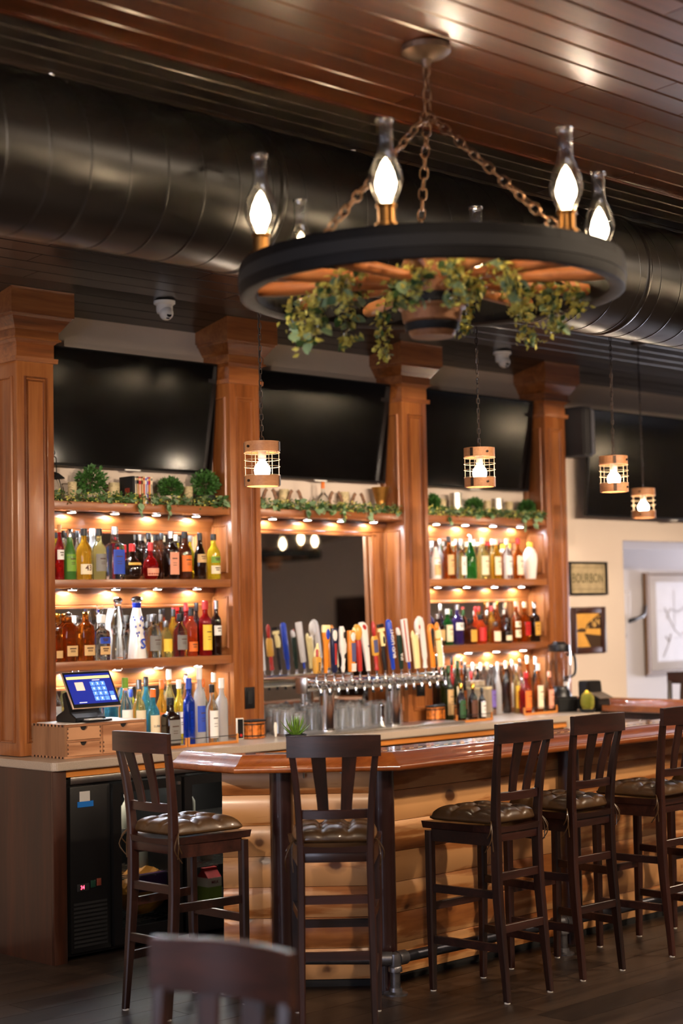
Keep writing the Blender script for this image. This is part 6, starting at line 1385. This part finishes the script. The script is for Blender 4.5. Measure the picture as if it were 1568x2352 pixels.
boxo('print', -w+.055, w-.055, -.010, -.004, -h+.045, h-.045, plain('sepia_print', rgb(206, 150, 66), .5, noise=.12, nscale=12), t)
sd = plain('sepia_dark', rgb(60, 38, 16), .6); iw, ih = w-.055, h-.045
for nm, poly in (('printed_counter', [(-iw*.35, -ih*.2), (iw, -ih*.35), (iw, -ih), (iw*.15, -ih)]), ('printed_shelves', [(-iw*.2, ih*.1), (iw, ih*.05), (iw, ih*.8), (iw*.3, ih*.6), (-iw*.1, ih*.35)]), ('printed_ceiling', [(iw*.2, ih*.55), (iw, ih), (iw, ih*.85)]), ('printed_figures', [(-iw, -ih*.1), (-iw*.2, -ih*.12), (-iw*.2, ih*.08), (-iw*.6, ih*.12), (-iw, 0)])): prismo(nm, poly, -.0106, -.0101, 'Y', sd, t)
b = bmesh.new(); random.seed(2)
for q in range(14): a_ = random.uniform(-iw*.1, iw*.9); c_ = random.uniform(ih*.1, ih*.5); box(b, a_, a_+.012, -.0112, -.0106, c_, c_+.016)
finish(b, 'printed_highlights', plain('sepia_light', rgb(216, 170, 96), .6), t)
# map in the alcove
t = thing('framed_map', 'large pencil-drawn map in a pale frame on the white alcove wall', 'map', (13.0, 8.49, 1.47)); w, h = 1.02, .44
boxo('backing_board', -w, w-.02, -.02, -.002, -h, h, plain('brown_wood_frame', rgb(120, 92, 66), .6), t); boxo('mat', -w+.045, w-.03, -.028, -.02, -h+.045, h-.012, M_wall2, t, bev=.003)
boxo('paper', -w+.15, w-.12, -.031, -.028, -h+.12, h-.07, plain('map_paper', rgb(220, 218, 222), .6, noise=.04, nscale=8), t)
pen = plain('pencil_grey', rgb(176, 172, 176), .7); random.seed(6)
for nm, P in (('pencil_river', [(-.75, .15), (-.68, .05), (-.6, -.05), (-.52, -.1), (-.42, -.06), (-.33, .0), (-.22, .02), (-.1, -.04)]), ('pencil_coast', [(-.72, .05), (-.66, .14), (-.55, .1), (-.45, .15), (-.3, .1), (-.2, .16)]), ('pencil_arrow', [(-.78, -.28), (-.72, -.2), (-.68, -.14), (-.66, -.1)]), ('pencil_arrow', [(-.74, -.1), (-.7, -.15), (-.66, -.08)]), ('pencil_grid', [(-.86, .12), (.6, .12)]), ('pencil_grid', [(-.6, .3), (-.6, -.02)]), ('pencil_grid', [(-.62, -.12), (-.3, -.12), (-.3, -.3)])): tubeo(nm, [(x_, -.0315, z_) for x_, z_ in P], .0015 if 'grid' in nm else .003, pen, t, 4)
t = thing('wall_peg', 'curved dark hook on a wooden upright at the edge of the map', 'hook', (12.0, 8.49, 1.50))
boxo('upright', -.022, .022, -.04, -.003, -.45, .42, plain('brown_wood_upright', rgb(130, 98, 66), .6), t); tubeo('horn', smooth_pts([(-.02, -.03, .14), (-.08, -.05, .06), (-.2, -.06, .03), (-.3, -.05, .01)], 5), [.010]*6+[.014]*5+[.018]*5, M_black, t, 8)
t = thing('hanging_cloth', 'pale towel hanging at the inner corner of the alcove', 'towel', (11.66, 8.47, 1.55)); b = bmesh.new(); rr = []
for j in range(9):
    z = .22-.05*j; wv_ = .09-.006*j*(j > 4); rr.append([b.verts.new((wv_*(2*i/10-1), -.012+.008*math.sin(i*1.9+j*.3), z)) for i in range(11)])
sides(b, rr, False, False); o = finish(b, 'cloth', M_wall2, t, True); m_ = o.modifiers.new('thick', 'SOLIDIFY'); m_.thickness = .006
lamp('AREA', 'alcove_window_daylight', (16.5, 7.6, 1.0), 150, (.90, .88, 1), 1.0, (0, R(90), 0), shape='RECTANGLE', size_y=1.2)
